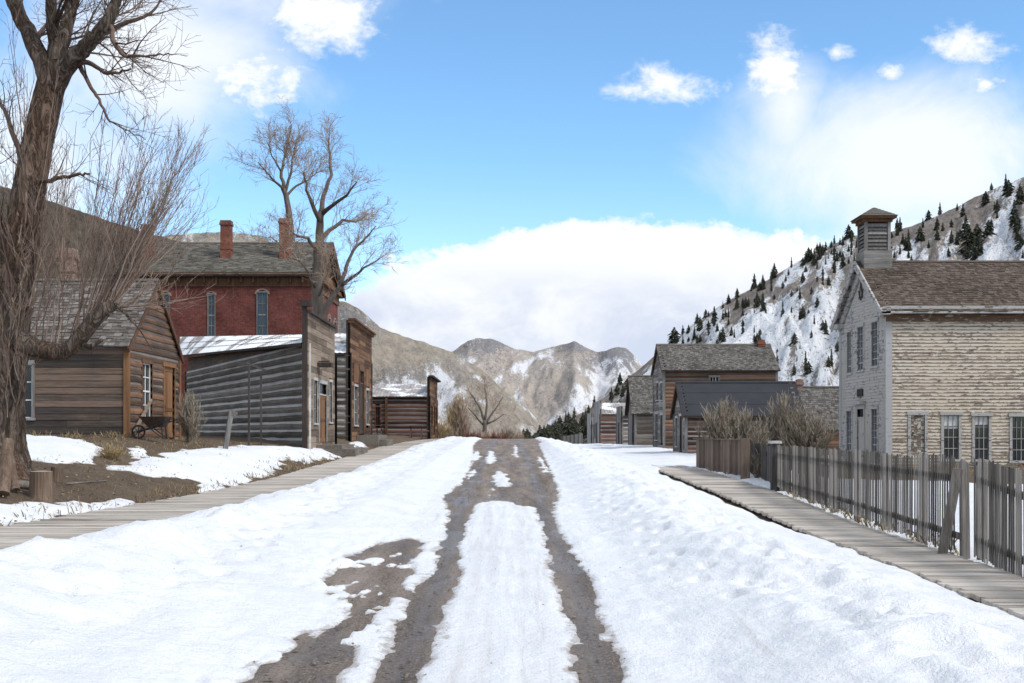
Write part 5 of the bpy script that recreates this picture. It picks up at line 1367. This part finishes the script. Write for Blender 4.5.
def plant_hill(RH, spec, label, group):
    X, D, Z = RH['X'], RH['D'], RH['Z']; us = RH['us']; nv = RH['nv']
    # pixel row of every hill vertex, to find where a tree foot stands
    PYh = HY-(Z-ZE)*F/D
    for (px, py, hp) in spec:
        j = int(np.argmin(np.abs(us-px))); colm = PYh[:nv,j]; i = int(np.argmin(np.abs(colm-py)))
        plant(X[i,j], D[i,j], Z[i,j], hp*D[i,j]/F, label, group)
rg = random.Random(77); spec = []
sky_r = lambda px: np.interp(px, [640,668,690,715,740,764,792,820,850,900,940,977,1022],[366,345,327,309,295,282,265,250,236,230,215,196,178])
for k in range(142):      # dense belt under the ridge
    px = rg.uniform(672,858); spec.append((px, sky_r(px)+rg.random()**1.4*40+1, rg.uniform(4.5,11.5)*(1.5 if rg.random() < .12 else 1)))
for k in range(26):      # open slope below
    px = rg.uniform(745,845); spec.append((px, rg.uniform(sky_r(px)+45, 385), rg.uniform(4,13)))
for px,py,h in ((806,370,19),(810,372,13),(832,366,18),(828,368,12),(825,335,15),(795,376,11),(760,345,11),(815,325,10)): spec.append((px,py,h))
for k in range(50):      # upper right
    px = rg.uniform(885,1024); spec.append((px, sky_r(px)+rg.random()*(262-sky_r(px)), rg.uniform(6,16)))
for px,py,h in ((966,240,24),(970,250,26),(975,262,28),(977,245,22),(981,256,18),(1013,225,26),(1017,232,22),(1020,205,22),(990,235,15),(930,212,11),(941,213,13),(900,232,15),(896,236,11),(985,205,14),(1010,195,16)): spec.append((px,py,h))
plant_hill(RH, spec, 'small dark conifer on the snowy slope above the right hand houses', 'conifers on the right hand mountain')
spec = []
for k in range(50):      # thin wood where the slope meets the street end
    px = rg.uniform(535,650); top = np.interp(px,[515,560,600,650],[424,408,390,352]); spec.append((px, rg.uniform(top+10, min(446, top+38)), rg.uniform(7,14)))
plant_hill(RH, spec, 'small dark conifer on the wooded spur behind the grey cabins', 'conifers on the wooded spur')
for k in range(36):
    px = 512+88*rg.random()**.9; y_ = np.interp(px,[512,545,600],[443,440,432])+rg.uniform(-3,4); dd_ = np.interp(px,[510,560,600],[235,270,330])*rg.uniform(.93,1.08)
    h_ = np.interp(px,[512,540,590,600],[9,17,19,20])*rg.uniform(.65,1.2)
    z_ = wz(y_, dd_); plant(wx(px,dd_), dd_, z_-.8, h_*dd_/F+.8, 'dark green conifer in the low wood at the far right end of the street', 'conifers at the street end', rnd.choice((2,3,4,4)))

# ------------------------------------------------------------------ things in the left yard
# stump
cx_, cy_ = ground_at(41,499); zz = h1(cx_,cy_)
root = thing('tree_stump', (cx_,cy_,zz), 'sawn tree stump with pale top near the foot of the big cottonwood', 'stump')
r_ = .185; hh = .46
mb = MB(); n = 26; rr_ = [r_*(1+.06*math.sin(3*a)+rnd.uniform(-.04,.04)) for a in np.linspace(0,6.28,n,endpoint=False)]
for zi, kf in ((-.1,1.18),(.08,1.05),(.3,1.0),(hh,.97)):
    for i in range(n): a = 6.283*i/n; mb.v.append((cx_+math.cos(a)*rr_[i]*kf, cy_+math.sin(a)*rr_[i]*kf, zz+zi))
for k in range(3):
    for i in range(n): j = (i+1)%n; mb.f.append((k*n+i,k*n+j,(k+1)*n+j,(k+1)*n+i)); mb.m.append(0)
mb.build('stump_bark', 'stump_side', root)
mb = MB(); mb.v = [(cx_+math.cos(6.283*i/n)*rr_[i]*.965, cy_+math.sin(6.283*i/n)*rr_[i]*.965, zz+hh) for i in range(n)]+[(cx_,cy_,zz+hh+.015)]
mb.f = [(i,(i+1)%n,n) for i in range(n)]; mb.m = [0]*n; mb.build('cut_face', 'stump_top', root)
# logs leaning and lying at the trunk foot
def log(label, a, b, r, m='stump_side'):
    mb = MB(); a, b = Vector(a), Vector(b); pts = [a.lerp(b,t) for t in (0,.33,.66,1)]; mb.tube(pts,[r*1.05,r,r*.97,r*.95],12)
    o = mb.build('firewood_log', m); return tag(center(o), label, 'log')
def G(px, py, up=0): x, y = ground_at(px,py); return Vector((x,y,h1(x,y)+up))
a = G(3,497,.05); log('thick split log leaning on the cottonwood foot at the photo edge', a, a+Vector((-.12,.5,.85)), .10)
a = G(16,493,.04); log('thin split log propped against the trunk roots beside the thick one', a, a+Vector((-.28,.45,.55)), .065)
a = G(-4,487,.08); log('short pale log lying between trunk and stump', G(13,489,.08), G(33,490,.08), .075, 'lumber_old')
a = G(56,481,.12); log('small dark round of wood standing behind the stump', a-Vector((0,0,.15)), a+Vector((.03,0,.14)), .12)
a = G(62,484,.02); log('thin grey stick lying on the bare earth right of the stump', G(66,485,.02), G(106,482,.02), .018, 'lumber_old')
# leaning weathered post and the two-post frame
a = G(224,452); 
root = thing('leaning_post', a, 'thick weathered post leaning to the right in the left yard', 'post')
k = a.y/F; tp_ = Vector((wx(230.5,a.y), a.y+.1, wz(411,a.y)))
mb = MB(); mb.bar(a-Z3*.2, tp_, .13, .15); mb.build('shaft', 'trim_grey', root)
mb = MB(); mb.bar(tp_+Vector((-.02,0,-.02)), tp_+Vector((.16,0,-.14)), .12, .16); mb.build('broken_head', 'lumber_old', root)
a = G(249,447); b = G(261,445)
root = thing('post_frame', a, 'thin two post frame with a crossbar before the log store wall', 'frame')
za, zb_ = wz(364,a.y), wz(371,b.y)
mb = MB(); mb.bar(a-Z3*.2,(a.x,a.y,za),.07); mb.build('post','post_dark',root)
mb = MB(); mb.bar(b-Z3*.2,(b.x,b.y,zb_),.07); mb.build('post','post_dark',root)
mb = MB(); mb.bar((a.x-.12,a.y,za+.03),(b.x+.2,b.y,zb_+.03),.05,.07); mb.build('crossbar','post_dark',root)
# wheelbarrow by the house front
bx, by = wx(157,37.2), 36.2; bz = h1(bx,by)
bx = wx(157,by); zg = wz(438.5,by)
root = thing('wheelbarrow', (bx,by,zg), 'old black iron wheelbarrow standing by the log house door', 'wheelbarrow')
mb = MB(); th = .03
def tray(mb, lo, hi, z0, z1, t_):
    for i in range(4):
        a, b = lo[i], lo[(i+1)%4]; c, d_ = hi[(i+1)%4], hi[i]
        mb.hexa([(a[0],a[1],z0),(b[0],b[1],z0),(c[0],c[1],z1),(d_[0],d_[1],z1),(a[0]*.94+bx*.06,a[1]*.94+by*.06,z0+.02),(b[0]*.94+bx*.06,b[1]*.94+by*.06,z0+.02),(c[0]*.95+bx*.05,c[1]*.95+by*.05,z1),(d_[0]*.95+bx*.05,d_[1]*.95+by*.05,z1)])
    mb.hexa([(p[0],p[1],z0) for p in lo]+[(p[0],p[1],z0+.02) for p in lo])
lo_ = [(bx-.22,by-.2),(bx+.22,by-.2),(bx+.22,by+.2),(bx-.22,by+.2)]; hi_ = [(bx-.45,by-.36),(bx+.36,by-.36),(bx+.36,by+.36),(bx-.45,by+.36)]
tray(mb, lo_, hi_, zg+.34, zg+.66, .02); mb.build('tray', 'rusty_iron', root)
for s in (-1,1):
    mb = MB(); mb.tube([(bx-.55,by+s*.1,zg+.22),(bx-.2,by+s*.2,zg+.31),(bx+.3,by+s*.28,zg+.50),(bx+.55,by+s*.3,zg+.60)],[.022]*4,6); mb.build('handle','iron',root)
    mb = MB(); mb.bar((bx+.25,by+s*.22,zg-.02),(bx+.18,by+s*.22,zg+.42),.035); mb.bar((bx+.25,by+s*.22,zg+.0),(bx-.15,by+s*.22,zg+.30),.03); mb.build('leg','iron',root)
mb = MB(); wc = Vector((bx-.56,by,zg+.2)); ring = [wc+Vector((math.cos(a)*.19,0,math.sin(a)*.19)) for a in np.linspace(0,6.283,19)]; mb.tube(ring,[.03]*19,6)
for a in np.linspace(0,3.14,4,endpoint=False): mb.bar(wc+Vector((math.cos(a)*.18,0,math.sin(a)*.18)), wc-Vector((math.cos(a)*.18,0,math.sin(a)*.18)), .022)
mb.tube([wc+Vector((0,-.12,0)),wc+Vector((0,.12,0))],[.03,.03],8); mb.build('wheel','iron',root)
# benches by the low store
def bench(label, px0, px1, py0, py1, d):
    x0, x1 = wx(px0,d), wx(px1,d); zt = wz(py0,d); zg = h1((x0+x1)/2,d)-.1
    root = thing('wooden_bench', ((x0+x1)/2,d,zg), label, 'bench')
    mb = MB(); mb.box(x0,x1,d-.3,d-.02,zt-.07,zt); mb.box(x0,x1,d+.02,d+.3,zt-.07,zt); mb.build('seat','lumber_old',root)
    for x in (x0+.12,x1-.12):
        mb = MB(); mb.bar((x,d-.45,zg),(x,d+.1,zt-.07),.09); mb.bar((x,d+.45,zg),(x,d-.1,zt-.07),.09); mb.build('leg','post_dark',root)
bench('grey wooden trestle bench at the right end of the low store log wall', 409.5,423,425,435,96)
bench('small dark wooden bench under the low store window', 375.5,383,428,435,96)
# rubble and stones along the house fronts
for i,(px,py,r) in enumerate(()): pass

# dry leaves, twigs and grass blades on the bare earth of the yard
rg = random.Random(41); mb = MB()
for k in range(5200):
    y = 9+rg.random()**1.4*38; x = rg.uniform(-13.5,-6.7) if y > 12 else rg.uniform(-9,-6.7)
    if x/y < -.46: continue
    z = h1(x,y); a = rg.uniform(0,6.28); l = rg.uniform(.03,.09); c, s = math.cos(a)*l, math.sin(a)*l; q = rg.uniform(.0,.05)+.02
    if rg.random() < .4:
        mb.add([(x,y,z),(x+.008,y,z),(x+c*.6,y+s*.6,z+l*1.6)],[(0,1,2)],1)
    else:
        mb.add([(x-c*.5,y-s*.5,z+q),(x+s*.3,y-c*.3,z+q+.01),(x+c*.5,y+s*.5,z+q+.02),(x-s*.3,y+c*.3,z+q)],[(0,1,2),(0,2,3)],0 if rg.random() < .6 else 1)
o = mb.build('dead_leaves', ['picket_brown','reed']); tag(o, 'dead leaves and dry grass blades scattered over the bare left yard', 'leaf litter', kind='stuff')
# pebbles and clods on the muddy road
mb = MB(); rg = random.Random(43)
for k in range(5000):
    y = 8+rg.random()**1.6*45; x = rg.uniform(-2.6,1.9); z = h1(x,y)+.02
    if S[min(len(gy)-1,int(np.searchsorted(gy,y))), min(len(gx)-1,int(np.searchsorted(gx,x)))] > (-.05 if rg.random() < .97 else 9): continue
    r = rg.uniform(.006,.022)*(1.6 if rg.random() < .06 else 1)
    vs = [(x+math.cos(a)*r*rg.uniform(.7,1.2), y+math.sin(a)*r*rg.uniform(.7,1.3), z+rg.uniform(-.005,.005)) for a in (0,1.25,2.5,3.75,5)]+[(x,y,z+r*rg.uniform(.5,.9))]
    mb.add(vs, [(i,(i+1)%5,5) for i in range(5)])
o = mb.build('pebbles', 'mud'); tag(o, 'small stones and mud clods lying on the road', 'pebbles', kind='stuff')

mb = MB(); rg = random.Random(47)
def blades(x, y, n, h, spread):
    for k in range(n):
        px_, py_ = x+rg.gauss(0,spread), y+rg.gauss(0,spread*1.5); z = h1(px_,py_)-.02
        l = h*rg.uniform(.4,1.2); a = rg.uniform(0,6.28); b_ = rg.uniform(.15,.75)*l; w__ = .004+.0012*py_/10
        mb.add([(px_-w__,py_,z),(px_+w__,py_,z),(px_+math.cos(a)*b_*.5+w__*.6,py_+math.sin(a)*b_*.5,z+l*.7),(px_+math.cos(a)*b_,py_+math.sin(a)*b_,z+l)], [(0,1,2),(0,2,3)], 0 if rg.random() < .7 else 1)
for k in range(120):      # left yard, thickest beside the boardwalk and the house fronts
    y = rg.uniform(13,60); x = -6.85-abs(rg.gauss(0,.35)); blades(x, y, 9, .16, .10)
for k in range(70):
    y = rg.uniform(30,46); x = rg.uniform(-12.5,-7.5); blades(x, y, 8, .15, .12)
for k in range(40):
    x = rg.uniform(-17,-11.6); blades(x, 35.9-abs(rg.gauss(0,.25)), 10, .22, .1)
for k in range(70):       # at the feet of the pickets
    t_ = rg.random(); p = f0.lerp(f1, t_); blades(p.x+rg.uniform(.05,.3), p.y, 7, .26, .08)
for k in range(60):       # brown yard by the schoolhouse
    blades(rg.uniform(10.5,24), rg.uniform(42,54), 10, .3, .25)
o = mb.build('dry_grass', ['reed','picket_brown']); tag(o, 'thin dry grass along the boardwalk edge, house walls and fence', 'grass', kind='stuff')

mb = MB(); rg = random.Random(53)
SB = base+np.maximum(thick,0)
for k in range(9000):
    y = 8+rg.random()**1.7*42; x = rg.uniform(-3.4,3.0); i_ = min(len(gy)-1,int(np.searchsorted(gy,y))); j_ = min(len(gx)-1,int(np.searchsorted(gx,x))); e_ = S[i_,j_]
    if e_ < 0 or rg.random() > math.exp(-e_/.10)*.9+.012: continue
    z = SB[i_,j_]-.004; r = rg.uniform(.004,.014)
    vs = [(x+math.cos(a)*r*rg.uniform(.6,1.3), y+math.sin(a)*r*rg.uniform(.6,1.4), z) for a in (0,1.25,2.5,3.75,5)]+[(x,y,z+r*.55)]
    mb.add(vs, [(i,(i+1)%5,5) for i in range(5)])
o = mb.build('road_grit', 'mud'); tag(o, 'dark grit and crumbs of mud lying on the snow beside the ruts', 'grit', kind='stuff')
